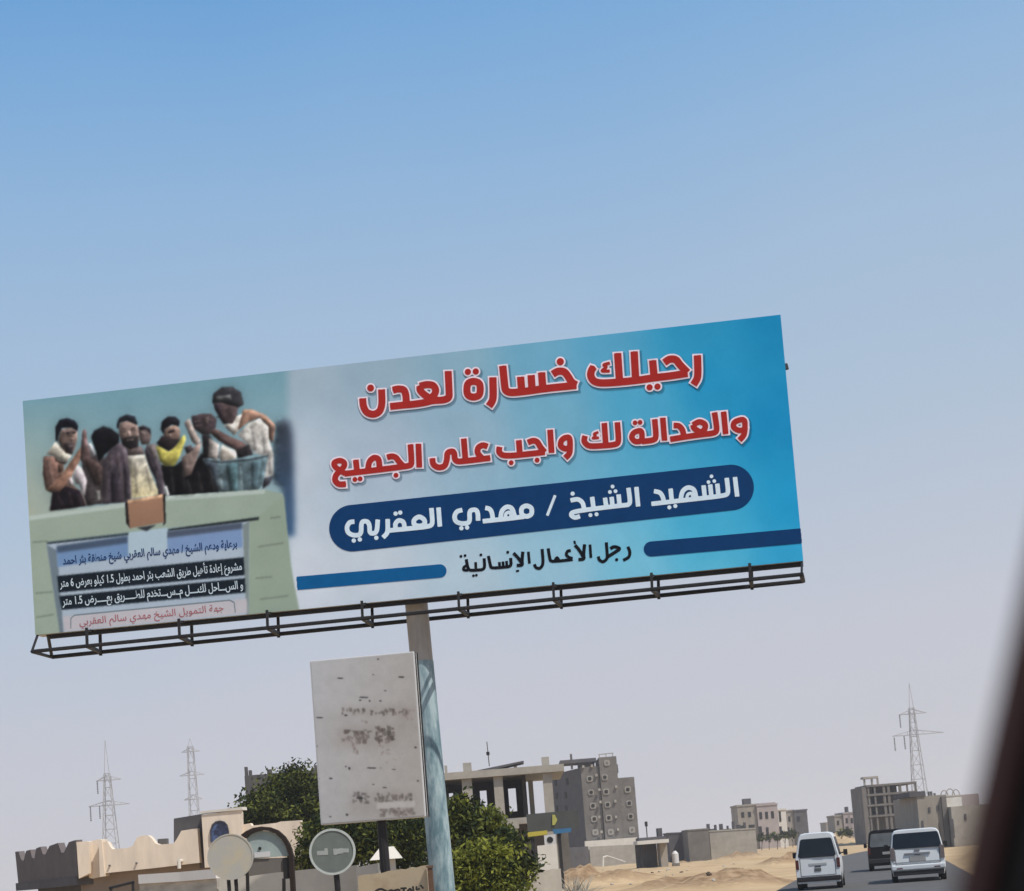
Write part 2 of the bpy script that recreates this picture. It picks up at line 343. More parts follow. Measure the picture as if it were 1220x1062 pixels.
def poly(pts, col, s=.7, T=(0, 0, 1), alpha=1., col2=None):
    global img
    pts = [(T[0] + p[0] / T[2], T[1] + p[1] / T[2]) for p in pts]; P = np.array(pts); pad = 3 * s + 3
    i0 = max(int(P[:, 0].min() - pad - X0), 0); i1 = min(int(P[:, 0].max() + pad - X0) + 1, IW); j0 = max(int(P[:, 1].min() - pad - Y0), 0); j1 = min(int(P[:, 1].max() + pad - Y0) + 1, IH)
    if i1 <= i0 or j1 <= j0: return
    mk = np.zeros((j1 - j0, i1 - i0))
    for ox in (-.25, .25):
        for oy in (-.25, .25):
            X = xx[j0:j1, i0:i1] + ox; Y = yy[j0:j1, i0:i1] + oy; ins = np.zeros(X.shape, bool)
            for a in range(len(pts)):
                (xa, ya), (xb, yb) = pts[a], pts[a - 1]
                if ya == yb: continue
                ins ^= ((ya > Y) != (yb > Y)) & (X < (xb - xa) * (Y - ya) / (yb - ya) + xa)
            mk += ins / 4
    k0 = mk; mk = blur(mk, s) * alpha
    c = np.array(col, float)[None, None] * np.ones(mk.shape + (1,))
    if T in RELIEF and min(np.ptp(P[:, 0]), np.ptp(P[:, 1])) > 3.5:                                      # soft studio modelling in the printed picture
        w_ = min(3.2, .22 * min(np.ptp(P[:, 0]), np.ptp(P[:, 1]))); gy_, gx_ = np.gradient(blur(np.pad(k0, 1, mode='edge')[1:-1, 1:-1], w_)); c = c * np.clip(1 + (gy_ * .75 - gx_ * .7) * w_ * 1.5, .5, 1.45)[..., None]
    if col2 is not None:
        t = np.clip((yy[j0:j1, i0:i1] - P[:, 1].min()) / (np.ptp(P[:, 1]) + 1e-9), 0, 1)[..., None]; c = c * (1 - t) + np.array(col2, float) * t
    img[j0:j1, i0:i1] = img[j0:j1, i0:i1] * (1 - mk[..., None]) + c * mk[..., None]
# backdrop of the printed photo
bgm = smooth(352, 334, xx)[..., None]; tt = np.clip((yy - (478 - (xx - 27) * .114)) / 150, 0, 1)[..., None]; lft = np.clip((130 - xx) / 100, 0, 1)[..., None]
sk = np.array([104, 142, 156.]) * (1 - tt) + np.array([134, 158, 165.]) * tt; sk = sk * (1 - lft * tt) + np.array([150, 156, 140.]) * lft * tt
img = img * (1 - bgm) + sk * bgm; plain = img.copy()
A = (40, 480, 7.59); B = (130, 480, 7.59); D = (210, 450, 6.25); E_ = (0, 420, 2.795); RELIEF += [A, B, D]
poly([(745,340),(800,300),(850,330),(872,420),(885,1000),(880,1180),(800,1180),(790,830),(720,760),(735,500)], (58,64,76), 3.2, D, .95, (48,78,112))
# person one: clapping, brown sleeves, pale scarf
poly([(440,470),(560,470),(640,500),(759,420),(800,500),(800,890),(480,935),(430,760)], (64,58,60), 1, A)
poly([(520,310),(545,255),(630,212),(700,235),(775,290),(775,370),(640,470),(590,540),(565,440),(530,350)], (18,18,23), .9, A)
poly([(90,490),(180,480),(260,540),(270,640),(330,720),(440,820),(480,930),(150,975),(180,820),(110,790),(85,640)], (86,70,64), .8, A)
poly([(170,810),(290,760),(420,790),(472,935),(148,978)], (27,22,28), 1, A)
poly([(90,492),(190,488),(255,600),(205,720),(110,770),(88,650)], (110,86,78), .8, A)
poly([(215,560),(265,545),(275,610),(225,640)], (70,54,46), 1, A)
poly([(110,790),(170,730),(260,640),(375,475),(430,395),(445,470),(335,690),(235,805),(180,805)], (122,94,80), .8, A)
poly([(430,400),(440,255),(458,236),(478,255),(488,350),(525,470),(480,565),(420,520)], (88,72,72), .8, A)
poly([(455,480),(560,520),(655,600),(640,705),(560,760),(480,600)], (70,58,56), 1, A)
poly([(355,650),(400,560),(450,620),(482,700),(465,840),(435,825),(420,740),(380,735)], (184,178,182), .9, A)
poly([(310,690),(345,670),(362,745),(325,755)], (170,158,160), .9, A)
poly([(488,372),(520,368),(562,460),(535,492)], (168,168,172), .8, A)
poly([(640,800),(680,762),(718,800),(690,838)], (176,176,174), 1, A)
poly([(560,800),(600,790),(600,880),(570,885)], (120,120,118), 1.1, A)
poly([(620,700),(700,560),(759,560),(759,700),(700,720)], (118,106,110), 1.2, A)
poly([(115,465),(200,352),(255,410),(345,480),(305,535),(230,525),(180,482)], (172,168,156), .8, A)
poly([(190,490),(230,525),(305,535),(280,560),(200,530)], (58,48,44), .8, A)
poly([(222,345),(245,245),(330,222),(392,240),(397,320),(372,420),(345,472),(290,455),(245,400)], (114,97,90), .8, A)
poly([(258,250),(380,235),(388,270),(265,290)], (112,98,96), 1, A)
poly([(288,294),(352,282),(354,300),(295,310)], (50,42,42), .8, A, .45)
poly([(330,320),(372,318),(368,350),(335,352)], (124,106,100), .7, A)
poly([(265,365),(372,360),(350,465),(300,450)], (52,46,48), 1, A)
poly([(198,345),(198,220),(235,155),(300,138),(372,158),(404,212),(398,262),(340,222),(258,228),(226,300),(218,350)], (20,20,28), .8, A)
# person three, in the middle: jacket over a pale shirt
poly([(0,430),(90,355),(145,390),(185,480),(210,860),(150,905),(-60,915),(-60,560)], (84,76,84), .9, B)
poly([(320,440),(345,380),(430,480),(505,640),(505,870),(440,840),(420,700),(350,560)], (68,62,70), .9, B)
poly([(335,380),(425,370),(445,520),(400,500)], (104,96,98), 1, B)
poly([(35,540),(75,590),(85,880),(25,905),(10,700)], (42,38,46), 1.2, B); poly([(130,520),(175,560),(190,850),(140,880)], (52,48,54), 1.2, B)
poly([(150,395),(295,395),(325,470),(175,490)], (96,86,86), .9, B)
poly([(168,482),(322,468),(362,600),(440,790),(440,835),(203,865),(190,640)], (178,176,168), .8, B, 1, (190,180,142))
poly([(262,232),(310,208),(362,240),(382,300),(362,372),(292,382),(265,300)], (96,84,82), .9, B); poly([(258,228),(310,204),(372,238),(378,292),(340,246),(280,246)], (38,36,42), .8, B)
poly([(280,260),(330,255),(330,290),(285,295)], (120,108,104), .8, B)
poly([(85,222),(108,170),(230,162),(262,220),(272,320),(240,412),(180,432),(122,382),(95,300)], (140,121,114), .8, B)
poly([(110,325),(180,302),(272,300),(262,400),(190,425),(122,385)], (40,37,38), 1, B)
poly([(108,246),(160,242),(160,266),(110,272)], (62,52,50), .8, B, .45); poly([(190,238),(242,230),(242,252),(192,260)], (62,52,50), .8, B, .45)
poly([(165,255),(190,255),(200,298),(160,302)], (156,138,132), .7, B)
poly([(68,230),(70,190),(90,140),(160,104),(232,120),(258,192),(240,200),(160,162),(98,182),(86,236)], (27,29,36), .8, B)
# person five: yellow top
poly([(490,260),(518,222),(600,195),(642,240),(642,320),(560,402),(500,362)], (118,99,90), .8, B)
poly([(470,560),(600,570),(660,520),(770,690),(800,840),(540,855),(488,700)], (19,19,22), .9, B)
poly([(422,398),(450,388),(540,442),(600,380),(682,286),(694,330),(642,480),(590,572),(500,572),(458,530)], (178,170,88), .8, B)
poly([(428,365),(480,298),(560,322),(640,335),(600,395),(540,442),(450,390)], (38,32,34), .9, B)
poly([(530,262),(590,245),(596,262),(536,280)], (40,34,36), .6, B); poly([(535,285),(560,280),(566,310),(540,315)], (128,110,104), .7, B)
poly([(468,240),(478,172),(528,126),(600,124),(638,160),(632,214),(570,198),(505,236),(492,290)], (23,22,27), .8, B)
poly([(640,792),(690,780),(694,812),(645,818)], (156,156,156), .9, B); poly([(496,765),(520,748),(548,842),(510,852)], (164,168,168), .9, B)
# person six: cap, brown shoulder scarf, white shirt, hands raised over a tub
poly([(0,740),(100,680),(190,560),(320,700),(320,862),(0,884)], (19,19,22), 1, D)
poly([(190,420),(250,430),(325,600),(200,600)], (30,28,31), 1, D)
poly([(320,560),(340,500),(450,555),(445,605),(330,635)], (180,174,164), .8, D); poly([(245,450),(322,500),(305,622),(238,592)], (150,144,140), .9, D)
poly([(355,360),(450,285),(505,270),(465,400),(430,432)], (188,184,176), .8, D)
poly([(455,430),(540,338),(622,305),(695,370),(695,480),(722,560),(722,730),(652,752),(665,590),(580,562),(500,470)], (186,184,178), .8, D, 1, (170,170,168))
poly([(455,395),(498,238),(560,236),(662,278),(736,350),(722,475),(692,462),(692,372),(620,300),(540,332)], (146,116,100), .8, D)
poly([(690,335),(738,372),(712,492),(690,440)], (88,70,62), .8, D)
poly([(110,290),(180,268),(262,268),(302,310),(292,372),(240,432),(190,422),(128,382)], (58,50,53), .8, D)
poly([(205,300),(245,290),(240,345),(210,350)], (92,80,80), .8, D)
poly([(58,332),(100,305),(130,380),(182,470),(162,512),(118,482)], (136,126,121), .8, D)
poly([(40,600),(130,520),(192,478),(172,560),(112,722),(60,742)], (120,105,100), .9, D)
poly([(60,520),(110,500),(130,540),(80,570)], (60,52,54), .8, D)
poly([(240,402),(290,378),(400,440),(502,480),(562,560),(460,552),(330,482)], (84,68,66), .7, D)
poly([(440,545),(540,498),(575,575),(460,602)], (38,36,39), .8, D)
poly([(275,195),(330,178),(462,212),(452,280),(422,342),(350,347),(290,245)], (76,64,66), .8, D); poly([(278,195),(330,200),(345,310),(295,240)], (46,39,44), 1, D)
poly([(268,195),(274,120),(340,72),(420,68),(482,112),(504,202),(462,224),(330,186)], (50,50,54), .8, D); poly([(295,142),(400,128),(412,162),(300,172)], (90,90,92), .9, D)
poly([(640,750),(722,735),(700,790),(640,835)], (48,48,54), 1, D)
poly([(196,612),(330,632),(550,612),(684,584),(645,800),(600,852),(400,872),(322,852),(262,720)], (76,93,99), .7, D)
poly([(200,612),(300,632),(320,850),(262,715)], (64,72,82), 1, D); poly([(370,640),(460,632),(468,862),(402,866)], (70,94,100), 1.2, D); poly([(560,625),(640,608),(610,800),(560,830)], (80,102,110), 1.2, D)
poly([(460,660),(485,660),(500,850),(455,862)], (118,136,140), .9, D, .5); poly([(290,770),(340,740),(350,840),(318,848)], (120,134,138), 1, D, .5)
poly([(196,600),(330,622),(550,602),(684,574),(682,592),(550,620),(330,640),(198,618)], (66,78,84), .6, D)
for T_, fe in ((A, (((296,278),(322,276),22,(30,26,30)),((352,272),(380,270),20,(30,26,30)),((318,392),(358,388),16,(120,104,100)),((262,300),(284,298),10,(60,50,50)))), (B, (((118,238),(152,234),10,(34,28,32)),((196,232),(232,226),10,(34,28,32)),((160,338),(222,332),14,(118,108,104)),((540,258),(590,244),8,(30,26,28)),((280,268),(300,266),8,(50,42,44)),((316,262),(336,260),8,(50,42,44)))), (D, (((292,232),(318,236),8,(26,22,26)),((300,292),(330,298),8,(40,32,36)),((352,230),(372,226),12,(104,88,86)),((130,330),(180,320),6,(96,84,84)),((140,360),(190,352),6,(94,82,82)),((230,310),(280,318),8,(100,86,84)),((520,380),(600,520),10,(150,148,146)),((600,360),(640,500),9,(206,202,196)),((330,440),(420,492),10,(112,92,88))))):
    for (xa_, xb_, hgt, cl_) in fe: poly([(xa_[0], xa_[1] - hgt / 2), (xb_[0], xb_[1] - hgt / 2), (xb_[0], xb_[1] + hgt / 2), (xa_[0], xa_[1] + hgt / 2)], cl_, .65, T_, .85)
for T_, st_ in ((A, ((120,520,160,740),(230,660,300,640),(200,840,240,930),(300,800,330,940),(380,830,420,930),(560,600,600,760),(680,480,700,640))), (B, ((60,440,90,700),(110,420,140,640),(230,520,250,820),(330,560,380,800),(370,420,430,600),(460,620,480,820),(540,600,560,820),(640,600,660,780))), (D, ((560,360,590,540),(640,400,660,560),(690,560,700,720),(60,760,90,860),(140,700,170,850),(230,680,260,840)))):
    for (xa_, ya_, xb_, yb_) in st_: poly([(xa_ - 7, ya_), (xa_ + 7, ya_), (xb_ + 9, yb_), (xb_ - 9, yb_)], (30, 27, 30), 1.1, T_, .38); poly([(xa_ + 14, ya_), (xa_ + 26, ya_), (xb_ + 30, yb_), (xb_ + 16, yb_)], (168, 158, 150), 1.1, T_, .2)
# low concrete wall with the plaque
poly([(96,548),(420,502),(560,480),(700,470),(882,458),(942,470),(965,700),(1000,870),(828,885),(825,560),(560,585),(430,600),(155,635),(205,945),(112,950)], (134,149,137), .6, E_)
poly([(96,545),(420,500),(560,478),(700,468),(882,456),(882,470),(700,484),(560,494),(420,516),(97,560)], (160,174,168), .7, E_)
poly([(835,565),(945,478),(968,700),(992,880),(828,885)], (130,145,131), .8, E_)
for (a, b_, c, d) in ((860,645,945,632), (850,750,905,745), (900,550,935,545), (865,820,960,808), (108,630,160,626), (118,800,175,795), (120,880,180,870)): poly([(a, b_), (c, d), (c, d + 5), (a, b_ + 5)], (98,108,98), .7, E_, .8)
poly([(560,588),(862,548),(862,558),(560,600)], (36,42,44), .6, E_); poly([(155,632),(430,600),(430,616),(160,645)], (50,62,70), .8, E_)
poly([(155,640),(830,565),(828,875),(207,940)], (148,162,176), .5, E_)
poly([(155,640),(190,660),(212,938),(200,940)], (96,110,120), .7, E_); poly([(808,575),(830,562),(828,875),(820,875)], (110,122,122), .7, E_)
poly([(188,650),(425,612),(430,680),(192,715)], (98,126,162), .9, E_); poly([(555,600),(806,572),(808,650),(556,668)], (108,132,168), .9, E_)
poly([(188,645),(425,612),(425,635),(190,668)], (62,76,96), 1.2, E_); poly([(555,596),(806,566),(806,588),(555,618)], (66,76,92), 1.2, E_)
poly([(428,600),(556,584),(556,655),(428,672)], (150,170,182), .6, E_)
poly([(190,745),(812,682),(815,742),(196,800)], (20,28,36), .6, E_); poly([(196,812),(816,752),(818,800),(206,858)], (20,28,36), .6, E_)
poly([(210,880),(822,820),(824,868),(214,930)], (166,164,170), .8, E_)
poly([(416,500),(428,492),(436,588),(420,570)], (34,30,30), .6, E_); poly([(538,476),(550,470),(552,568),(544,578)], (34,30,30), .6, E_)
poly([(425,496),(542,476),(546,566),(432,586)], (142,110,90), .6, E_, 1, (126,98,80)); poly([(425,492),(542,472),(543,482),(426,502)], (178,146,118), .6, E_)
poly([(455,584),(520,574),(488,596)], (40,44,50), .8, E_)
pmask = smooth(345, 325, xx) * smooth(8, 60, np.abs(img - plain).sum(-1)) * (yy < 612 - (xx - 36) * .1075)
txt_ = blur(rng.normal(0, 1, (IH, IW)), 3.2); txt_ /= txt_.std(); tx2 = blur(rng.normal(0, 1, (IH, IW)), 1.3); tx2 /= tx2.std()
img *= np.exp((txt_ * .10 + tx2 * .05) * blur(pmask, 1.))[..., None]
halo = blur((np.abs(img - plain).sum(-1) > 150) * (xx < 345) * (yy < 605 - (xx - 36) * .1075) * 1., 8); img *= (1 - .22 * halo)[..., None]
img += (blur(rng.normal(0, 1, (IH, IW)), 7) * 26)[..., None] + (blur(rng.normal(0, 1, (IH, IW)), .8) * 2.)[..., None]
PRINT_GAIN = 1 / .73                                        # reflectance of the sheet for a photographed value
def ink(c): return np.clip(lin(np.clip(c, 4, 250)) * PRINT_GAIN, .004, .9)
NU, NV = 760, 240
us = np.linspace(-BW/2, BW/2, NU + 1); vs = np.linspace(-BH/2, BH/2, NV + 1); U, V_ = np.meshgrid(us, vs)
Pw = BC + ba * U[..., None] + bz * V_[..., None]; q = Pw - CAM; zc = q @ fw; ix = PX + FPX * (q @ RT) / zc - X0 - .5; iy = PY - FPX * (q @ UP) / zc - Y0 - .5
ix = np.clip(ix, 0, IW - 1.001); iy = np.clip(iy, 0, IH - 1.001); a0 = ix.astype(int); b0 = iy.astype(int); fx = (ix - a0)[..., None]; fy = (iy - b0)[..., None]
smp = img[b0, a0] * (1 - fx) * (1 - fy) + img[b0, a0 + 1] * fx * (1 - fy) + img[b0 + 1, a0] * (1 - fx) * fy + img[b0 + 1, a0 + 1] * fx * fy
colr = np.concatenate([ink(smp), np.ones(smp.shape[:2] + (1,))], -1).astype(np.float32)
im = bb.matrix_world.inverted(); off = np.array(im.translation); Pl = (Pw + off).reshape(-1, 3)
me = bpy.data.meshes.new('printed_face'); idx = np.arange((NU + 1) * (NV + 1)).reshape(NV + 1, NU + 1)
me.from_pydata(Pl.tolist(), [], np.stack([idx[:-1, :-1], idx[:-1, 1:], idx[1:, 1:], idx[1:, :-1]], -1).reshape(-1, 4).tolist())
ca = me.color_attributes.new('print', 'FLOAT_COLOR', 'POINT'); ca.data.foreach_set('color', colr.ravel())
pm = bpy.data.materials.new('printed_vinyl'); pm.use_nodes = True; n = pm.node_tree.nodes; vc = n.new('ShaderNodeVertexColor'); vc.layer_name = 'print'
pm.node_tree.links.new(vc.outputs[0], n['Principled BSDF'].inputs['Base Color']); n['Principled BSDF'].inputs['Roughness'].default_value = .75; n['Principled BSDF'].inputs['Specular IOR Level'].default_value = .04
me.materials.append(pm); o = bpy.data.objects.new('printed_face', me); C.objects.link(o); o.parent = bb; bpy.context.view_layer.update()
def inkmat(name, c): return mat(name, ink(c) / .84, .75, .08, 5, spec=.04)
I_red = inkmat('red_ink', (144, 37, 33)); I_white = inkmat('pinkish_white_ink', (204, 192, 202)); I_navy = inkmat('navy_ink', (0, 50, 92)); I_pale = inkmat('pale_blue_ink', (184, 200, 222)); I_black = inkmat('black_ink', (16, 18, 24))
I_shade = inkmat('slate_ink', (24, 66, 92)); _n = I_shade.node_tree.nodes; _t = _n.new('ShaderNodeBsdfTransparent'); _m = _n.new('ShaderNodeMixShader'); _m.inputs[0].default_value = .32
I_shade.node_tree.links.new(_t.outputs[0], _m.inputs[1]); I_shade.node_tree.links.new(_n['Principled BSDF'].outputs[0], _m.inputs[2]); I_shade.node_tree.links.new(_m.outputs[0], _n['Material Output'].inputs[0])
I_blue = inkmat('dark_blue_ink', (28, 52, 92)); I_soft = inkmat('soft_white_ink', (172, 186, 196)); I_brick = inkmat('brick_ink', (150, 84, 90)); I_bar = inkmat('bar_blue_ink', (4, 78, 126)); I_line = inkmat('grey_line_ink', (110, 126, 134))
def T(ox, oy, s, r): return lambda *strokes: [([(ox + p[0] / s, oy + p[1] / s) for p in st[0]], (st[1] if len(st) > 1 and st[1] else r), (len(st) > 2 and st[2])) for st in strokes]
c1 = T(420, 420, 8.714, 4.2); c2 = T(540, 400, 7.625, 4.4); c3 = T(690, 400, 7.625, 4.4); c4 = T(380, 510, 7.625, 3.5); c5 = T(530, 490, 7.625, 3.5); c6 = T(680, 470, 5.545, 3.4)
line1 = c1(([(188,370)],4.1), ([(105,478),(112,560),(145,625),(215,648),(282,618),(308,540),(302,385)],), ([(420,392),(470,378),(535,385),(555,440),(560,540)],),
  ([(392,562),(520,548),(640,538),(760,520),(830,500),(950,495),(1005,470),(1003,400),(993,195)],), ([(700,350),(770,332),(840,340),(868,390),(850,445),(770,505)],), ([(700,350),(700,395),(745,440),(830,495)],))
line1 += c2(([(133,330)],3.7), ([(205,326)],3.7), ([(185,412),(240,430),(248,490),(238,545),(185,562),(132,545),(122,490),(132,430)],4.2,True), ([(360,380),(364,520),(360,590),(325,640)],),
  ([(450,275),(466,440),(474,500),(520,520),(650,508),(820,482),(1118,452)],), ([(612,375),(622,500)],), ([(708,360),(717,500)],), ([(803,335),(814,485)],), ([(973,237)],4.3), ([(905,350),(950,322),(1010,325),(1050,380),(1075,425),(1118,448)],))
line1 += c3(([(1075,180),(1080,330),(1075,390),(1040,445)],), ([(775,245),(820,212),(880,215),(915,265),(985,335)],), ([(985,342),(840,365),(690,382),(560,402),(400,420),(200,434),(130,415),(103,365),(110,318),(132,285)],),
  ([(668,225),(682,380)],), ([(640,470)],3.7), ([(712,463)],3.7), ([(500,145),(514,400)],), ([(350,160),(367,410)],), ([(278,250),(215,266),(255,285),(195,325),(278,322)],1.9))
line2 = c4(([(240,415),(190,388),(142,350),(135,312),(190,293),(232,312),(232,350),(185,390)],3.3), ([(190,388),(150,435),(145,480),(180,515),(245,510)],), ([(232,416),(350,402),(560,378),(760,352),(830,342),(843,320),(832,150)],),
  ([(335,290),(347,400)],), ([(327,468)],2.9), ([(374,462)],2.9), ([(445,385),(455,305),(500,266),(545,280),(552,380)],), ([(620,268),(660,256),(700,266),(730,310),(770,350)],), ([(700,430)],2.9), ([(904,145),(912,358)],))
line2 += c5(([(-113,428),(-108,485),(-60,515),(0,503),(20,440),(22,372),(85,362),(92,460),(200,452),(412,425)],), ([(172,250),(188,450)],), ([(388,322),(345,306),(300,330),(295,380),(335,425)],),
  ([(497,325),(490,372),(525,403),(600,405),(700,396),(800,385),(908,372)],), ([(672,265),(682,395)],), ([(603,468)],2.9), ([(755,285),(800,266),(840,276),(870,330),(908,372)],), ([(838,445)],2.9), ([(957,170),(970,378)],),
  ([(1135,235),(1140,330),(1095,345),(1050,320),(1055,270),(1085,242)],3.4,True), ([(1138,300),(1136,385),(1095,425)],))
line2 += c6(([(95,275),(86,310),(115,342),(180,342),(300,332),(318,312),(308,185)],), ([(222,190),(232,338)],), ([(182,250),(150,262),(168,274),(140,292),(186,286)],1.6), ([(425,188)],2.8), ([(458,185)],2.8),
  ([(470,235),(472,308),(425,315),(400,285),(415,250)],3.3,True), ([(470,312),(540,304),(566,290),(555,165)],), ([(608,155),(620,305)],), ([(680,206),(715,206),(740,235),(748,280)],), ([(658,297),(750,282),(860,266),(950,256),(968,235),(950,120)],),
  ([(808,202),(850,178),(890,196),(888,230),(845,265)],), ([(808,202),(815,228),(880,262)],), ([(1010,115),(1024,262)],), ([(1150,160),(1152,235),(1105,240),(1072,215),(1080,180)],3.3,True), ([(1152,220),(1146,270),(1115,302)],))
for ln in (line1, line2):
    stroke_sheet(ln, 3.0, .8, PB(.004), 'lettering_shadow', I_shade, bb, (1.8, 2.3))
    stroke_sheet(ln, 1.9, .6, PB(.008), 'lettering_outline', I_white, bb)
    stroke_sheet(ln, 0, .5, PB(.012), 'headline_lettering', I_red, bb)
stroke_sheet([([(420.5, 630), (871, 581)], 27.5)], 0, .8, PB(.004), 'name_banner', I_navy, bb) if False else None
def capsule(a, b, ra, rb): return [([a], ra), ([b], rb)] + [([(a[0] + (b[0] - a[0]) * t, a[1] + (b[1] - a[1]) * t)], ra + (rb - ra) * t) for t in np.linspace(0, 1, 160)]
stroke_sheet(capsule((420, 629.5), (871, 581), 27.8, 27.2), 0, .7, PB(.004), 'name_banner', I_navy, bb)
stroke_sheet([([(354, 695.2), (440, 687.8), (524, 680.5)], 8.), ([(524, 680.5)], 8)], 0, .6, PB(.004), 'blue_bar', I_bar, bb)
stroke_sheet([([(776, 654.3), (860, 647), (954.5, 638.6)], 9.), ([(776, 654.3)], 9)], 0, .6, PB(.004), 'blue_bar', I_navy, bb)
p1 = T(390, 580, 7.625, 2.75); p2 = T(530, 560, 7.625, 2.75); p3 = T(670, 550, 5.083, 2.7)
pill = p1(([(245,318),(200,322),(175,370),(187,420),(240,445),(308,436),(308,318),(360,312),(383,345),(385,428),(450,420),(458,300)],), ([(240,490)],2.6), ([(295,480)],2.6), ([(445,465)],2.6), ([(548,295),(550,420),(505,462)],), ([(545,400),(700,385),(930,362),(957,335),(945,195)],),
  ([(622,392),(615,335),(650,302),(695,320),(702,382)],), ([(620,245)],2.6), ([(662,236)],2.6), ([(835,268),(885,300),(885,345),(835,362),(785,345),(785,300)],2.8,True), ([(1010,190),(1022,362)],))
pill += p2(([(158,365),(110,375),(85,420),(97,470),(150,490),(228,482),(222,368),(282,360),(300,390),(302,462)],), ([(150,530)],2.6), ([(202,524)],2.6), ([(368,345),(405,352),(428,385),(437,455)],), ([(345,467),(560,445),(720,425)],),
  ([(505,450),(515,372),(560,332),(612,345),(638,435)],), ([(550,440),(552,395),(592,380),(605,430)],2.0), ([(742,322),(790,345),(790,405),(742,428),(695,405),(695,345)],2.8,True), ([(1002,232),(930,415)],1.7))
pill += p3(([(62,195)],2.5), ([(50,236),(95,226),(125,250),(132,295)],), ([(400,262),(200,285),(62,305),(50,325),(75,342),(106,332)],), ([(180,215),(189,285)],), ([(170,325)],2.4), ([(207,320)],2.4), ([(258,220),(266,275)],), ([(298,215),(304,270)],), ([(340,200),(347,268)],), ([(288,185)],2.3), ([(322,180)],2.3), ([(304,152)],2.3),
  ([(395,264),(412,250),(400,160)],), ([(448,155),(459,272)],), ([(555,180),(590,186),(608,212),(616,248)],), ([(540,257),(760,232),(985,207),(1006,190),(995,100)],), ([(655,165),(663,242)],), ([(648,278)],2.4), ([(684,270)],2.4), ([(715,242),(725,180),(760,154),(800,168),(812,228)],), ([(752,232),(758,198),(785,190),(792,225)],1.9),
  ([(855,145),(863,220)],), ([(895,140),(903,216)],), ([(938,135),(946,212)],), ([(885,125)],2.2), ([(920,119)],2.2), ([(903,90)],2.2), ([(1045,95),(1059,212)],))
stroke_sheet(pill, 0, .45, PB(.008), 'name_lettering', I_pale, bb)
k1 = T(530, 640, 9.385, 1.35); k2 = T(650, 630, 9.385, 1.35)
cap = k2(([(922,205),(946,260),(935,320),(872,352)],), ([(728,222),(765,198),(840,222),(775,265),(700,312)],1.5), ([(795,347)],1.4), ([(680,158),(690,290),(690,335),(645,375),(602,355),(590,315)],), ([(497,182),(507,322)],1.15), ([(436,180),(425,290),(432,342),(372,346)],1.5), ([(332,188),(375,235),(425,320)],1.5), ([(322,140),(330,168)],.8),
  ([(278,246),(245,250),(228,288),(255,322),(298,332)],), ([(300,345),(180,360),(62,368),(48,340),(30,225)],), ([(150,352),(128,318),(105,356)],1.2))
cap += k1(([(1088,138),(1102,300),(1065,355),(1018,345),(1002,308)],), ([(934,168),(946,292)],1.15), ([(872,168),(862,270),(868,316),(808,318)],1.5), ([(770,182),(820,232),(866,300)],1.5), ([(800,381),(826,377)],.7), ([(736,238),(744,328),(640,340),(522,348),(510,320),(488,215)],), ([(703,170)],1.25), ([(690,272),(694,330)],1.1), ([(650,278),(654,335)],1.1), ([(610,284),(614,342)],1.1),
  ([(440,242),(448,362),(340,372),(262,372),(240,252)],), ([(403,200)],1.25), ([(345,285),(347,368)],1.1), ([(320,432)],1.15), ([(353,427)],1.15), ([(255,310),(210,338),(208,370),(258,372)],1.2), ([(180,216)],1.2), ([(226,208)],1.2))
stroke_sheet(cap, .5, .3, PB(.004), 'caption_lettering', I_black, bb)
e = lambda x, y: (x / 2.795, 420 + y / 2.795)
for (t_, a_, b_, h_, m_, bo) in (('برعاية ودعم الشيخ / مهدي سالم العقربي شيخ منطقة بئر احمد', e(210,706), e(790,648), 13, I_blue, .02), ('مشروع إعادة تأهيل طريق الشعب بئر احمد بطول 1.5 كيلو بعرض 6 متر', e(200,782), e(806,724), 13.5, I_soft, .014),
                             ('و الســـاحل لكــــل مــســـتخدم للطـــــريق بعـــــرض 1.5 متر', e(208,842), e(810,786), 13.5, I_soft, .014), ('جهة التمويل الشيخ مهدي سالم العقربي', e(265,908), e(745,860), 11.5, I_brick, .0)):
    text_sheet(t_, a_, b_, h_, PB(.004), 'plaque_lettering', m_, bb, bo)
# rounded box round the plaque's last line
fr = [e(236,918), e(236,885), e(248,874), e(765,824), e(780,832), e(784,866)]
stroke_sheet([([fr[i], fr[i + 1]], .5) for i in range(5)], 0, .3, PB(.004), 'plaque_outline', I_line, bb)
# --- pole
mb = MB(); pr = .188; zt = 7.6; zb = at(520, 787, 27.6)[2]
def pc(z): t = (zt - z) / zt; return (pole_top[0] + (pole_foot[0] - pole_top[0]) * (pole_top[2] - z) / pole_top[2], pole_top[1], z)
mb.tube([pc(zb), pc(zt)], [pr, pr], 28); mb.build('pole', M['pole'], bb, smooth=True)
mb = MB(); mb.tube([pc(0), pc(zb)], [pr + .012, pr + .006], 28); mb.tube([pc(0.0), pc(.05)], [.42, .42], 20); o = mb.build('pole_sleeve', M['pole_blue'], bb, smooth=True); o['label'] = 'faded light blue painted lower pole'
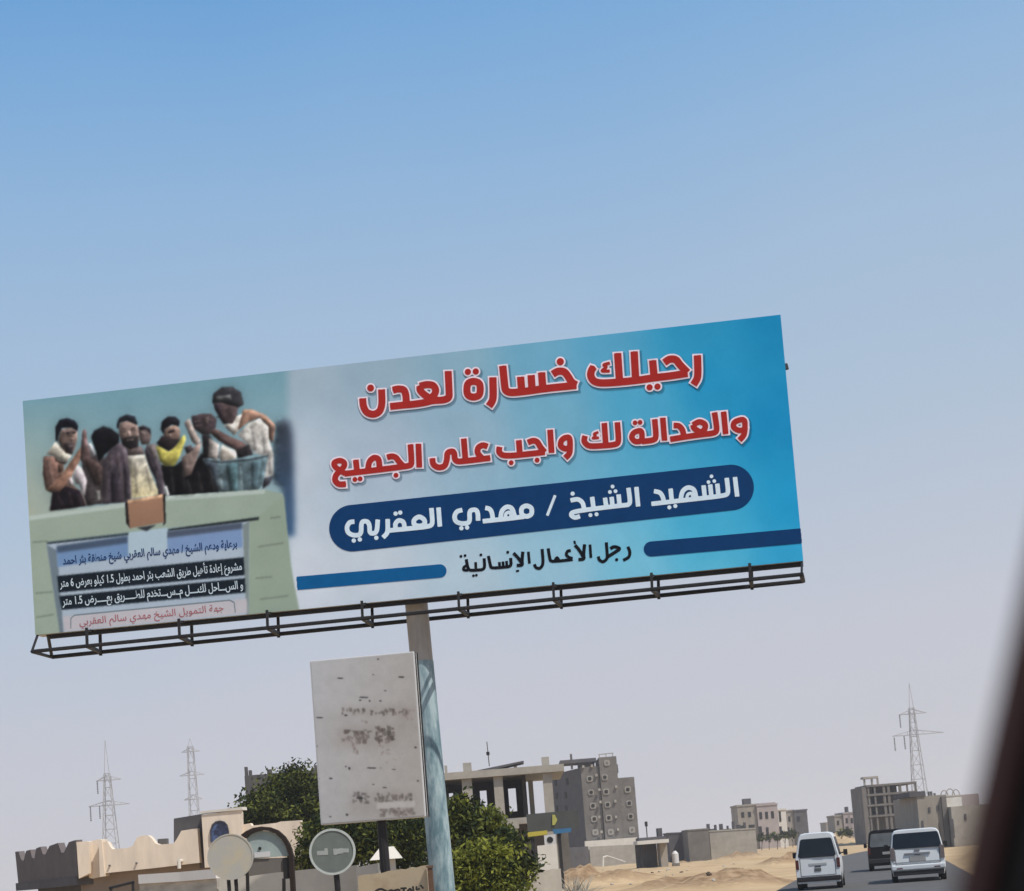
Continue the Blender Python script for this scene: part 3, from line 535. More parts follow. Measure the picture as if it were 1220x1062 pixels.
# --- walkway under the panel
FR, BK = .34, -.95
def rail(x0, y0, x1, y1, off, r, name):
    mb = MB(); mb.bar(PB(off)(x0, y0), PB(off)(x1, y1), r, n=6); return mb.build(name, M['steel'], bb)
rail(38, 776.5, 955, 684.5, FR, .032, 'rail'); rail(62, 783, 957, 692.5, BK, .036, 'rail')
mb = MB(); mb.bar(BL(-BW/2 + .2, -BH/2 - .035, -.12), BL(BW/2, -BH/2 - .035, -.12), .05, n=4); mb.build('bottom_beam', M['steel'], bb)
fl = lambda x: 776.5 + (x - 38) * (684.5 - 776.5) / 917; bl_ = lambda x: 783 + (x - 62) * (692.5 - 783) / 895; bt = lambda x: 757 + (x - 42) * (668 - 757) / 915
for (xa, xb) in ((103, 119), (213, 228), (318, 331), (431, 443), (546, 557), (659, 668), (776, 784), (893, 895)):
    mb = MB(); mb.bar(PB(FR)(xa, bt(xa) - 3), PB(FR)(xa + 1, fl(xa) + 2), .03, n=4); mb.bar(PB(BK)(xb, bt(xb) - 3), PB(BK)(xb + 1, bl_(xb) + 4), .034, n=4)
    mb.bar(PB(FR)(xa + 1, fl(xa)), PB(BK)(xb + 1, bl_(xb)), .04, n=4); mb.bar(PB(FR)(xa, bt(xa) + 1), PB(BK)(xb, bt(xb) + 1), .03, n=4); mb.build('walkway_bracket', M['steel'], bb)
mb = MB(); mb.bar(BL(-BW/2 + .02, -BH/2, -.05), PB(FR)(38, 776.5), .022, n=5); mb.bar(BL(-BW/2 + .18, -BH/2, -.1), PB(BK)(62, 783), .03, n=5); mb.bar(PB(FR)(38, 776.5), PB(BK)(62, 783), .03, n=5); mb.build('walkway_end', M['steel'], bb)
mb = MB(); mb.bar(BL(BW/2 - .02, -BH/2, -.05), PB(FR)(955, 684.5), .02, n=5); mb.bar(PB(FR)(955, 684.5), PB(BK)(957, 692.5), .04, n=5); mb.build('walkway_end', M['steel'], bb)
a_ = PB(-.1)(936, 437); mb = MB(); mb.bar(hit(930, 437.5, BC - bn * .1, bn), a_, .012, n=5); mb.bar(a_ - bz * .045, a_ + bz * .045, .05, .035, n=8); mb.build('cable_hook', M['steel'], bb)

# ================================================================== SMALL LIGHTBOX SIGN
Ys = 24.0; yaw = R(-7); sa = np.array([math.cos(yaw), math.sin(yaw), 0]); sn = np.array([math.sin(yaw), -math.cos(yaw), 0])
sc_ = at(439, 880, Ys); Wd = lambda x, y, o=0: hit(x, y, sc_ + sn * o, sn)
tl, tr, br_, bl2 = Wd(370, 787), Wd(493.5, 777), Wd(507, 974.5), Wd(381, 982)
hw = (np.dot(tr - tl, sa) + np.dot(br_ - bl2, sa)) / 4; hh = ((tl[2] - bl2[2]) + (tr[2] - br_[2])) / 4; cc = (tl + tr + br_ + bl2) / 4
SB = lambda u, v, o: cc + sa * u + bz * v + sn * o
post_p = SB(.02, 0, -.16)
sg = thing('lightbox_sign', (post_p[0], post_p[1], 0), 'weathered grey lightbox sign with peeled dark patches, left of the billboard pole', 'sign')
mb = MB(); mb.prism([SB(-hw, -hh, 0), SB(hw, -hh, 0), SB(hw, hh, 0), SB(-hw, hh, 0)], [SB(-hw, -hh, -.30), SB(hw, -hh, -.30), SB(hw, hh, -.30), SB(-hw, hh, -.30)]); mb.build('cabinet', M['white_sheet'], sg, bevel=.008)
mb = MB(); mb.bar(SB(hw + .006, -hh, -.06), SB(hw + .006, hh, -.06), .012, n=4); mb.bar(SB(hw + .008, -hh, -.2), SB(hw + .008, hh, -.2), .016, n=4); mb.build('side_seam', M['steel'], sg)
# weathered face: colours of old peeled vinyl and rust spots on a fine grid
def printed_grid(name, im_, x0, y0, sc, P, parent, gain_, lname):
    """sample the flat picture im_ (sc samples per pixel) at the grid points P and keep it as the sheet's own colour"""
    q = P - CAM; zc = q @ fw; ix = (PX + FPX * (q @ RT) / zc - x0) * sc - .5; iy = (PY - FPX * (q @ UP) / zc - y0) * sc - .5
    ix = np.clip(ix, 0, im_.shape[1] - 1.001); iy = np.clip(iy, 0, im_.shape[0] - 1.001); a0 = ix.astype(int); b0 = iy.astype(int); fx = (ix - a0)[..., None]; fy = (iy - b0)[..., None]
    sm_ = im_[b0, a0] * (1 - fx) * (1 - fy) + im_[b0, a0 + 1] * fx * (1 - fy) + im_[b0 + 1, a0] * (1 - fx) * fy + im_[b0 + 1, a0 + 1] * fx * fy
    colr = np.concatenate([np.clip(lin(np.clip(sm_, 4, 250)) * gain_, .004, .85), np.ones(sm_.shape[:2] + (1,))], -1).astype(np.float32)
    nv, nu = P.shape[:2]; me = bpy.data.meshes.new(name); idx = np.arange(nu * nv).reshape(nv, nu); off = np.array(parent.matrix_world.inverted().translation)
    me.from_pydata((P + off).reshape(-1, 3).tolist(), [], np.stack([idx[:-1, :-1], idx[:-1, 1:], idx[1:, 1:], idx[1:, :-1]], -1).reshape(-1, 4).tolist())
    ca = me.color_attributes.new(lname, 'FLOAT_COLOR', 'POINT'); ca.data.foreach_set('color', colr.ravel())
    m_ = bpy.data.materials.new(name + '_material'); m_.use_nodes = True; n = m_.node_tree.nodes; vc = n.new('ShaderNodeVertexColor'); vc.layer_name = lname
    m_.node_tree.links.new(vc.outputs[0], n['Principled BSDF'].inputs['Base Color']); n['Principled BSDF'].inputs['Roughness'].default_value = .7; n['Principled BSDF'].inputs['Specular IOR Level'].default_value = .1
    me.materials.append(m_); o = bpy.data.objects.new(name, me); C.objects.link(o); o.parent = parent; return o
keep = (img, X0, Y0, IW, IH, xx, yy)
Z2 = 2.; X0, Y0, IW, IH = 0, 0, 320, 440; yy, xx = np.mgrid[0:IH, 0:IW] + .5        # here poly() works in half pixels from (360, 770)
img = np.zeros((IH, IW, 3)); gg = np.clip((xx + yy * .25) / 340, 0, 1)[..., None]; img[:] = np.array([172, 174, 178.]) * (1 - gg) + np.array([160, 156, 152.]) * gg
rs = random.Random(3); F5 = lambda x, y: ((230 + x / 3.517 - 360) * Z2, (760 + y / 3.517 - 770) * Z2)
def smear(x0, y0, x1, y1, n_, col, al, hx, hy, s=1.1):
    al = min(1, al * 1.2)
    for _ in range(n_):
        x, y = F5(rs.uniform(x0, x1), rs.uniform(y0, y1)); a_, b_ = rs.uniform(.4, 1.3) * hx, rs.uniform(.5, 1.3) * hy; k = rs.uniform(-.5, .5)
        poly([(x - a_, y - b_ + k), (x + a_ * .7, y - b_), (x + a_, y + b_ * .6), (x - a_ * .6, y + b_)], col, s, alpha=al * rs.uniform(.5, 1))
for (x0, y0, x1, y1, al) in ((600, 370, 850, 460, .32), (620, 285, 930, 330, .25), (650, 640, 930, 750, .28), (860, 290, 940, 400, .2), (500, 300, 940, 470, .12)):
    p_ = [F5(x0, y0 + 8), F5((x0 + x1) / 2, y0), F5(x1, y0 - 6), F5(x1, y1 - 8), F5((x0 + x1) / 2, y1), F5(x0, y1)]; poly(p_, (132, 123, 118), 9, alpha=al)
smear(622, 300, 925, 322, 46, (92, 86, 82), .6, 3.4, 4.2); smear(630, 388, 745, 400, 20, (92, 85, 80), .65, 5, 3.2); smear(622, 398, 740, 442, 34, (98, 90, 86), .6, 4.4, 4.6)
smear(762, 375, 840, 440, 40, (86, 80, 76), .7, 4.4, 5); smear(665, 445, 698, 488, 9, (122, 110, 106), .55, 3.4, 3.4); smear(780, 440, 826, 488, 10, (122, 110, 106), .5, 3.4, 3.4)
smear(668, 650, 735, 692, 26, (94, 90, 88), .65, 4, 4); smear(765, 655, 915, 688, 52, (100, 94, 90), .65, 3.6, 4.2); smear(770, 712, 925, 748, 50, (104, 97, 93), .6, 4.2, 4)
smear(880, 300, 925, 345, 10, (126, 112, 108), .5, 3, 3); smear(700, 345, 730, 358, 6, (130, 120, 116), .5, 3.2, 2.2); smear(770, 505, 850, 560, 8, (130, 120, 116), .5, 3, 1.4)
poly([F5(770, 692), F5(930, 682), F5(930, 708), F5(770, 718)], (176, 172, 170), 1.2, alpha=.8)
for (x, y, a_, r_) in ((775,90,4,1.5),(617,170,14,1.1),(872,165,14,1.4),(715,250,22,1.1),(740,265,4,1.6),(700,262,6,1.2),(785,265,6,1.2),(530,335,16,1.1),(655,548,5,2.4),(640,540,4,1.2),(748,546,22,1.2),(577,590,8,1.4),(518,455,3,1.8),(805,222,6,.8),(840,552,10,.7),(932,460,6,1.6),(645,742,6,2),(700,672,14,2),(575,750,5,1.1),(803,628,10,1.),(755,615,5,.9),(942,600,5,1.3),(525,590,4,1.1),(755,155,4,.8),(640,325,8,1.4)):
    x_, y_ = F5(x, y); a_ = a_ / 3.517 * Z2; r_ = r_ * 1.5
    poly([(x_ - a_, y_), (x_ - a_ * .6, y_ - r_), (x_ + a_ * .5, y_ - r_ * .8), (x_ + a_, y_ - r_ * .2), (x_ + a_ * .6, y_ + r_), (x_ - a_ * .4, y_ + r_ * .7)], (58, 56, 58), 1., alpha=.95)
img += (blur(rng.normal(0, 1, (IH, IW)), 5) * 22)[..., None] + (blur(rng.normal(0, 1, (IH, IW)), 1.2) * 4)[..., None]
gu, gv = np.meshgrid(np.linspace(-hw + .02, hw - .02, 220), np.linspace(-hh + .02, hh - .02, 330))
printed_grid('sign_face', img, 360, 770, Z2, cc + sa * gu[..., None] + bz * gv[..., None] + sn * .004, sg, 1 / .88, 'old_vinyl')
(img, X0, Y0, IW, IH, xx, yy) = keep
mb = MB(); pp = SB(.11, 0, -.16); mb.tube([(pp[0], pp[1], 0), (pp[0] - .02, pp[1], SB(0, -hh, 0)[2])], [.075, .07], 10); mb.build('post', M['steel'], sg, smooth=True)
mb = MB(); mb.bar(SB(hw, .5, -.2), (pole_foot[0], SB(hw, .5, -.2)[1], SB(hw, .5, -.2)[2]), .02, n=5); mb.build('stay', M['steel'], sg)

# ================================================================== ROUND ROAD SIGNS AND ARCH
def disc(mb, c, r, th, n=40, mi=0):
    c = np.asarray(c); ring = [c + np.array([math.cos(2 * math.pi * i / n) * r, 0, math.sin(2 * math.pi * i / n) * r]) for i in range(n)]
    mb.prism(ring, [p + np.array([0, th, 0]) for p in ring], mi)
def ringm(mb, c, r0_, r1, y0, th, n=40):
    c = np.asarray(c)
    P = lambda r, i, y: c + np.array([math.cos(2 * math.pi * i / n) * r, y, math.sin(2 * math.pi * i / n) * r])
    for i in range(n): mb.add([P(r0_, i, y0), P(r1, i, y0), P(r1, i + 1, y0), P(r0_, i + 1, y0), P(r0_, i, y0 + th), P(r1, i, y0 + th), P(r1, i + 1, y0 + th), P(r0_, i + 1, y0 + th)], [(0, 1, 2, 3), (4, 7, 6, 5), (1, 5, 6, 2), (0, 3, 7, 4)])
face_a = mat('faded_sign_face', (.50, .49, .45), .6, .12, 4, col2=(.50, .45, .34), w2=.55); face_b = mat('bleached_sign_face', (.155, .18, .168), .6, .14, 5)
rim_m = mat('pale_rim', (.50, .54, .52), .6, .1, 6); mark_m = mat('bleached_mark', (.36, .39, .375), .6, .12, 8)
ca_ = at(274.5, 1021, 22.0); rs1 = thing('round_sign', (ca_[0], ca_[1], 0), 'round faded beige disc sign without markings, on twin dark posts', 'road sign', 'faded round disc signs by the wall')
mb = MB(); disc(mb, ca_, .298, .012); mb.build('disc', face_a, rs1); mb = MB(); ringm(mb, ca_, .285, .302, -.006, .022); mb.build('rim', face_a, rs1)
for dx in (-.035, .06):
    mb = MB(); mb.bar((ca_[0] + dx, ca_[1] + .05, 0), (ca_[0] + dx - .02, ca_[1] + .05, ca_[2] + .1), .025, n=10); mb.build('post', M['steel'], rs1)
cb_ = at(396, 1015, 22.6); rs2 = thing('round_sign', (cb_[0], cb_[1], 0), 'round bleached grey green disc sign with pale rim and two whitish patches', 'road sign', 'faded round disc signs by the wall')
mb = MB(); disc(mb, cb_, .30, .012); mb.build('disc', face_b, rs2); mb = MB(); ringm(mb, cb_, .282, .312, -.01, .026); mb.build('rim', rim_m, rs2)
g3 = lambda x, y: (360 + x / 6.778, 960 + y / 6.778); Wc = lambda x, y: hit(x, y, (0, cb_[1] - .004, 0), (0, 1, 0))
stroke_sheet([([g3(120, 385), g3(208, 380)], 2.6), ([g3(262, 348), g3(268, 398)], 2.0), ([g3(262, 372), g3(330, 364)], 3.2), ([g3(320, 362), g3(375, 362)], 2.4), ([g3(180, 365), g3(205, 365)], 3)], 0, .4, Wc, 'bleached_mark', mark_m, rs2)
mb = MB(); mb.bar((cb_[0] + .06, cb_[1] + .06, 0), (cb_[0] + .02, cb_[1] + .06, cb_[2] + .1), .04, n=10); mb.build('post', M['steel'], rs2)
# arched board
Ya = 23.2; g2 = lambda x, y: at(180 + x / 6.1, 950 + y / 6.1, Ya)
ab = thing('arched_board', tuple(at(318, 1100, Ya) * np.array([1, 1, 0])), 'arch topped board with dark brown rim and pale teal panel between two round signs', 'sign')
outer = [(650,275),(690,245),(740,222),(800,213),(860,218),(920,240),(970,285),(1005,340),(1030,420),(1045,700),(1045,1000)]
inner = [(685,300),(720,268),(760,250),(805,241),(855,246),(905,266),(945,302),(975,350),(1000,425),(1012,700),(1012,1000)]
mb = MB()
for i in range(len(outer) - 1): mb.slab([g2(*outer[i]), g2(*outer[i + 1]), g2(*inner[i + 1]), g2(*inner[i])], (0, .14, 0))
mb.build('arch_frame', mat('rusty_brown_frame', (.024, .016, .013), .8, .3, 8), ab)
mb = MB(); mb.slab([g2(*p) for p in [(690,300),(722,270),(762,252),(805,243),(855,248),(903,268),(943,304),(973,352),(996,425),(870,436),(740,448),(700,440)]], (0, .03, 0)); mb.v = [(x, y + .05, z) for x, y, z in mb.v]; mb.build('panel', mat('faded_teal_panel', (.34, .41, .40), .7, .14, 5), ab)
mb = MB(); mb.slab([g2(745,402), g2(862,392), g2(862,432), g2(748,440)], (0, .01, 0)); mb.v = [(x, y + .035, z) for x, y, z in mb.v]; mb.build('paper_label', M['white_sheet'], ab)
mb = MB(); q_ = g2(787, 372); disc(mb, q_ + np.array([0, .03, 0]), .022, .015, 10); mb.build('bolt', M['steel'], ab)
mb = MB(); mb.slab([g2(700,448), g2(955,440), g2(957,540), g2(705,575)], (0, .03, 0)); mb.v = [(x, y + .06, z) for x, y, z in mb.v]; mb.build('lower_panel', M['block'], ab)
mb = MB(); mb.slab([g2(955,440), g2(1012,436), g2(1025,590), g2(960,595)], (0, .05, 0)); mb.v = [(x, y + .03, z) for x, y, z in mb.v]; mb.bar(g2(965, 590), g2(968, 1000), .025, n=8); mb.build('side_leg', M['steel'], ab)
mb = MB(); mb.bar(g2(690, 445) + np.array([0, .08, 0]), g2(705, 1000) + np.array([0, .08, 0]), .025, n=8); mb.build('side_leg', M['steel'], ab)

# ================================================================== COMPOUND WALLS
def wall(name, label, pts, Y0, Y1, th, m, cap=None, rough=0, extra=None, base=None):
    """wall whose top follows the pixels pts; distance runs from Y0 to Y1"""
    tops = [at(p[0], p[1], Y0 + (Y1 - Y0) * i / max(1, len(pts) - 1)) for i, p in enumerate(pts)]
    o = thing(name, (tops[0][0], tops[0][1], 0), label, 'wall'); mb = MB()
    sub = []
    for i in range(len(tops) - 1):
        kk = 6 if rough else 1
        for j in range(kk): sub.append(tops[i] + (tops[i + 1] - tops[i]) * j / kk + np.array([0, 0, rs.uniform(-rough, rough) if rough else 0]))
    sub.append(tops[-1])
    for i in range(len(sub) - 1):
        a, b = sub[i], sub[i + 1]; mb.prism([(a[0], a[1], 0), (b[0], b[1], 0), (b[0], b[1] + th, 0), (a[0], a[1] + th, 0)], [(a[0], a[1], a[2]), (b[0], b[1], b[2]), (b[0], b[1] + th, b[2]), (a[0], a[1] + th, a[2])])
    mb.build('masonry', m, o)
    if cap:
        mb = MB()
        for i in range(len(tops) - 1):
            a, b = tops[i], tops[i + 1]; e0, e1 = .05, cap[0]
            mb.prism([(a[0], a[1] - e0, a[2] + .003), (b[0], b[1] - e0, b[2] + .003), (b[0], b[1] + th + e0, b[2] + .003), (a[0], a[1] + th + e0, a[2] + .003)], [(a[0], a[1] - e0, a[2] + e1), (b[0], b[1] - e0, b[2] + e1), (b[0], b[1] + th + e0, b[2] + e1), (a[0], a[1] + th + e0, a[2] + e1)])
        mb.build('coping', cap[1], o)
    return o
wall('stone_wall', 'rough grey stone wall with white coping in front of the cream villa', [(166, 1053.5), (215, 1050.5), (258, 1047)], 27, 26, .3, M['stone'], (.15, M['chalk']))
wall('render_wall', 'pale grey rendered wall with plain top behind the round signs', [(262, 1046), (322, 1040.5), (372, 1035.5), (425, 1031)], 25.8, 25, .25, M['lime'])
wall('render_wall', 'short white rendered wall between the round sign and the pitched roof pillar', [(424, 1034), (450, 1028.5)], 24.6, 24.5, .3, M['plaster_white'])
wy = wall('plaster_wall', 'stained yellowish wall with black painted scrawl, beside the billboard pole', [(426, 1044), (470, 1037.5), (508, 1031)], 23.6, 23.3, .25, M['yellow_wall'], None, .012)
g3w = lambda x, y: at(360 + x / 6.778, 960 + y / 6.778, 23.3)
stroke_sheet([([(x / 1., y / 1.) for x, y in s], r_) for s, r_ in (([(600, 690), (640, 668), (690, 690)], 9), ([(690, 700), (735, 676), (740, 720)], 10), ([(740, 690), (790, 672), (800, 715), (770, 730)], 9), ([(800, 668), (850, 664)], 8), ([(830, 664), (818, 720)], 9), ([(850, 700), (880, 664), (890, 700)], 9), ([(900, 650), (905, 690)], 8), ([(930, 650), (925, 680), (955, 668)], 7), ([(960, 640), (985, 668)], 7), ([(600, 720), (985, 700)], 6))], 0, 2.5, lambda x, y: g3w(x, y) - np.array([0, .16, 0]), 'painted_scrawl', M['black'], wy)
mb = MB(); q_ = at(512, 1034, 23.2); tg = thing('timber_post', (q_[0], q_[1], 0), 'narrow brown post at the end of the yellowish wall beside the pole', 'post')
mb.box(q_[0] - .035, q_[0] + .035, q_[1], q_[1] + .07, 0, q_[2]); mb.build('upright', mat('brown_wood', (.13, .075, .05), .9, .2, 6), tg)
mb = MB(); mb.box(q_[0] - .05, q_[0] + .05, q_[1] - .015, q_[1] + .085, q_[2] + .002, q_[2] + .03); mb.build('post_cap', mat('brown_wood_cap', (.15, .09, .06), .9, .2, 6), tg)
# pillar with a small pitched roof
Yp = 27.5; q0, q1 = at(455, 1040, Yp), at(470, 1028, Yp); pp_ = thing('gate_pillar', (q0[0], Yp, 0), 'white gate pillar with a small pitched cap behind the yellowish wall', 'pillar')
zc_ = at(462, 1024, Yp)[2]; mb = MB(); mb.box(q0[0] - .02, q1[0], Yp, Yp + .25, 0, zc_); mb.build('shaft', M['plaster_white'], pp_)
zp = at(462, 1009, Yp)[2]; xl = at(441, 1024, Yp)[0]; xr = at(478, 1022, Yp)[0]; xa_, xb_ = at(452, 1009, Yp)[0], at(468, 1007, Yp)[0]
mb = MB(); mb.prism([(xl, Yp - .12, zc_ + .003), (xr, Yp - .12, zc_ + .003), (xr, Yp + .4, zc_ + .003), (xl, Yp + .4, zc_ + .003)], [(xa_, Yp + .08, zp), (xb_, Yp + .08, zp), (xb_, Yp + .2, zp), (xa_, Yp + .2, zp)]); mb.build('pitched_cap', M['plaster_white'], pp_)

# ================================================================== VILLA
Yv = 50.0; vy = R(6); va = np.array([math.cos(vy), -math.sin(vy), 0]); vn = np.array([-math.sin(vy), -math.cos(vy), 0])      # front runs right and slightly nearer
vo = at(121, 1020, Yv); VF = lambda x, y, o=0: hit(x, y, vo + vn * o, vn)
vil = thing('villa', (vo[0], vo[1], 0), 'cream single storey villa with stepped parapets and a small roof tower', 'house')
def face_poly(mb, pts, o, d, mi=0): mb.slab([VF(x, y, o) for x, y in pts], -vn * d, mi)
mb = MB()   # front parapet with its stepped curves
par = [(118,1003),(128,1003),(132,1010),(134,1012),(152,1010.5),(158,1008),(163,998),(170,995.5),(176,995.5),(180,998),(185,1005),(190,1006.5),(207,1005),(211,999),(216,990),(235,987),(238,1028),(183,1034.5),(125,1040.5),(118,1041)]
face_poly(mb, par, 0, .25); mb.build('parapet', M['plaster'], vil)
mb = MB()   # corner pier standing proud
face_poly(mb, [(91,1003.5),(103,1002.5),(106,1003),(106,1041),(94,1047)], .02, .5); face_poly(mb, [(106,1003),(117,1000),(119,1045),(110,1047),(106,1046)], -.25, .3); face_poly(mb, [(117.5,1000),(121,1000.5),(125,1044),(119,1045)], .06, .55); mb.build('corner_pier', M['plaster'], vil)
# left return with battlements, receding
ln_ = VF(91, 1003); ld = np.array([-.48, .877, 0]); lN = np.array([-.877, -.48, 0])
LFp = lambda x, y: hit(x, y, ln_, lN)
mb = MB(); bat = [(18,1015),(22,1014.5),(25,1024),(28,1026),(31,1014),(36,1012.5),(38,1022),(41,1023),(43,1011),(48,1009),(51,1018),(54,1018),(59,1008),(69,1004.5),(73,1016),(76,1016),(82,1003.5),(90,1001),(93,1047),(60,1050),(22,1055)]
mb.slab([LFp(x, y) for x, y in bat], -lN * .2); mb.build('battlement', mat('shade_darkened_render', (.15, .128, .125), .95, .15, 1.5, .2), vil)  # darkened colour paints the shade on this left-facing side
# body below
mb = MB(); face_poly(mb, [(96,1045.5),(125,1040.6),(183,1034.6),(238,1028.3),(362,1021),(364,1130),(100,1140)], -.35, 8); mb.build('wall', mat('shaded_brown_render', (.30, .235, .18), .95, .15, 1.2, .2), vil)  # brown tone paints the shadow under the parapet
mb = MB(); b0_ = ln_ - lN * .5; P3 = [b0_ + ld * 7.6, b0_ + ld * .9, b0_ + ld * .9 - lN * 5, b0_ + ld * 7.6 - lN * 5]; z1 = VF(92, 1046)[2] - .02; mb.prism([(p[0], p[1], 0) for p in P3], [(p[0], p[1], z1) for p in P3]); mb.build('wall', M['concrete_dark'], vil)  # dark colour paints the shade beneath the battlement
mb = MB(); P4 = [ln_ + ld * 8.6 + lN * .02, ln_ + ld * .1 + lN * .02, ln_ + ld * .1 - lN * 5, ln_ + ld * 8.6 - lN * 5]; zs_ = LFp(93, 1046)[2] + .1; mb.prism([(p[0], p[1], zs_ - .32) for p in P4], [(p[0], p[1], zs_ - .06) for p in P4]); mb.build('roof_slab', M['concrete_dark'], vil)  # dark underside: shade put into the slab's colour
# tower
tw = [VF(240, 971, .12), VF(288, 965, .12), VF(290, 1030, .12), VF(244, 1034, .12)]
mb = MB(); dB = -vn * 2.2 + np.array([-.55, 0, 0]); mb.prism(tw, [p + dB for p in tw]); mb.build('tower', M['plaster'], vil)
mb = MB(); face_poly(mb, [(207,975.5),(240,970),(244,1034),(238,1035),(236,1002),(207,1004)], -.3, .25); mb.build('tower_shaded_side', M['concrete_dark'], vil)  # tower's left face, its shade painted as a dark slab
mb = MB(); face_poly(mb, [(238,967),(288.5,961.5),(289,965),(238.5,969.5)], .16, .5); mb.build('cornice', M['plaster_white'], vil)
W2 = lambda x, y: VF(180 + x / 6.1, 950 + y / 6.1, .125)
arch = [(440,330),(438,250),(450,205),(475,182),(505,175),(535,182),(556,205),(566,250),(570,330)]
mb = MB(); mb.slab([W2(*p) for p in arch], -vn * .02 * -1); aw = mb.build('arched_window', mat('blue_leaded_glass', (.03, .045, .11), .25, .3, 7, col2=(.10, .16, .34), w2=.56, spec=.5), vil)
mb = MB()
oa = [(436 + (p[0] - 440) * 1.06 - 3, p[1] - 6) for p in arch]
for i in range(len(arch) - 1): mb.slab([W2(*arch[i]), W2(*arch[i + 1]), W2(*oa[i + 1]), W2(*oa[i])], vn * .05)
mb.build('window_frame', mat('dark_window_frame', (.10, .09, .10), .6, .2, 6), aw)
mb = MB(); face_poly(mb, [(288,983),(298,981),(300,984),(330,980.5),(334,979),(358,977.5),(360.5,1022),(340,1024.5),(292,1029)], -.05, .25); mb.build('parapet', M['plaster'], vil)
for (x, y) in ((131,1031.5),(163,1028.5)):
    p = VF(x, y, .0); mb = MB(); mb.bar(p, p + vn * .06, .03, n=8); mb.build('drain_hole', M['block'], vil)
p = VF(216.5, 1026, 0); mb = MB(); mb.bar(p + vn * .0, p + vn * .3, .05, n=8); mb.bar(p + vn * .28, p + vn * .28 - bz * .22, .055, n=8); mb.build('rain_spout', M['plaster_white'], vil)
mb = MB(); p = VF(193, 999.5, -2.); mb.box(p[0] - .14, p[0] + .14, p[1], p[1] + .3, p[2] - .6, p[2]); mb.build('roof_vent', M['block'], vil)
mb = MB(); mb.bar(at(130, 1058.5, 44), at(160, 1051, 44), .04, n=5); mb.bar(at(132, 1058, 44), at(132, 1058, 44) * np.array([1, 1, 0]), .04, n=5); mb.bar(at(158, 1051.5, 44), at(158, 1051.5, 44) * np.array([1, 1, 0]), .04, n=5)
o = mb.build('awning_rail', M['steel']); tag(o, 'short dark sloping rail between the villa and the stone wall', 'rail')

# ================================================================== TREES
def tree(name, label, cat, lobes, foot, leaves, size, mats, wts, group=None, trunk_r=.12, clump=.2, limbs=7):
    t = thing(name, foot, label, cat, group); mb = MB(); top = np.array([np.mean([l_[0] for l_ in lobes]), np.mean([l_[1] for l_ in lobes]), np.mean([l_[2] for l_ in lobes])])
    f = np.array(foot, float); mid = f + (top - f) * .45 + np.array([rng.normal(0, .1), 0, 0])
    mb.tube([f, mid, top], [trunk_r, trunk_r * .75, trunk_r * .4], 8)
    for k in range(limbs):
        l_ = lobes[k % len(lobes)]; e_ = np.array(l_[:3]) + rng.normal(0, .35, 3) * np.array(l_[3:6]); m2 = (mid + e_) / 2 + rng.normal(0, .08, 3)
        mb.tube([mid, m2, e_], [trunk_r * .55, trunk_r * .32, trunk_r * .12], 6)
    mb.build('trunk', M['bark'], t, smooth=True)
    vol = np.array([l_[3] * l_[4] * l_[5] for l_ in lobes]); vol /= vol.sum(); P = []; mi = []
    for l_, fr_ in zip(lobes, vol):
        nl = int(leaves * fr_); nc = max(6, int(nl / 38)); d = rng.normal(size=(nc, 3)); d /= np.linalg.norm(d, axis=1)[:, None]
        rr = rng.uniform(.25, 1.32, nc) ** .7; cen = np.array(l_[:3]) + d * rr[:, None] * np.array(l_[3:6])
        pick = rng.integers(0, nc, nl); cs_ = clump * rng.uniform(.6, 1.4, nc)
        pos = cen[pick] + rng.normal(size=(nl, 3)) * cs_[pick][:, None] * np.array([1, 1, .7]); cm = rng.choice(len(mats), nc, p=wts)
        P.append(pos); mi.append(cm[pick])
    P = np.concatenate(P); mi = np.concatenate(mi); P[:, 2] = np.maximum(P[:, 2], foot[2] + .05); n_ = len(P)
    a = rng.normal(size=(n_, 3)); a /= np.linalg.norm(a, axis=1)[:, None]; c = rng.normal(size=(n_, 3)); c[:, 2] += .0; c = np.cross(a, c); c /= np.linalg.norm(c, axis=1)[:, None]
    s_ = size * rng.uniform(.6, 1.4, n_)[:, None]
    Q = np.stack([P - a * s_, P + c * s_ * .42, P + a * s_, P - c * s_ * .42], 1).reshape(-1, 3) - np.array(foot)
    me = bpy.data.meshes.new('crown'); me.from_pydata(Q.tolist(), [], np.arange(n_ * 4).reshape(-1, 4).tolist())
    for m_ in mats: me.materials.append(m_)
    me.polygons.foreach_set('material_index', mi.astype(np.int32)); o = bpy.data.objects.new('crown', me); C.objects.link(o); o.parent = t; return t
def lobe(x, y, rx, ry, Y, dy=None): p = at(x, y, Y); s_ = Y / FPX; return (p[0], Y + (dy or 0), p[2], rx * s_, rx * s_ * .9, ry * s_)
def foot(x, Y): p = at(x, 1000, Y); return (p[0], Y, 0)
DM = [M['leaf_dark'], M['leaf_mid']]  # lighter green clumps paint sunlit spots among the dark leaves
tree('broad_tree', 'broad dark green tree rising behind the cream villa', 'tree', [lobe(330, 962, 38, 34, 62), lobe(360, 950, 28, 30, 62), lobe(310, 975, 24, 26, 62), lobe(372, 985, 24, 30, 62), lobe(345, 935, 22, 16, 62), lobe(392, 962, 20, 34, 63)], foot(345, 62), 20000, .085, DM, [.62, .38], 'trees round the billboard')
tree('broad_tree', 'low dark tree filling the gap under the lightbox sign', 'tree', [lobe(395, 1005, 30, 26, 44), lobe(430, 1000, 30, 28, 43), lobe(470, 1005, 28, 30, 44), lobe(500, 1000, 26, 34, 45), lobe(375, 1020, 20, 20, 44), lobe(480, 985, 30, 18, 46)], foot(440, 44), 22000, .068, DM, [.64, .36], 'trees round the billboard')
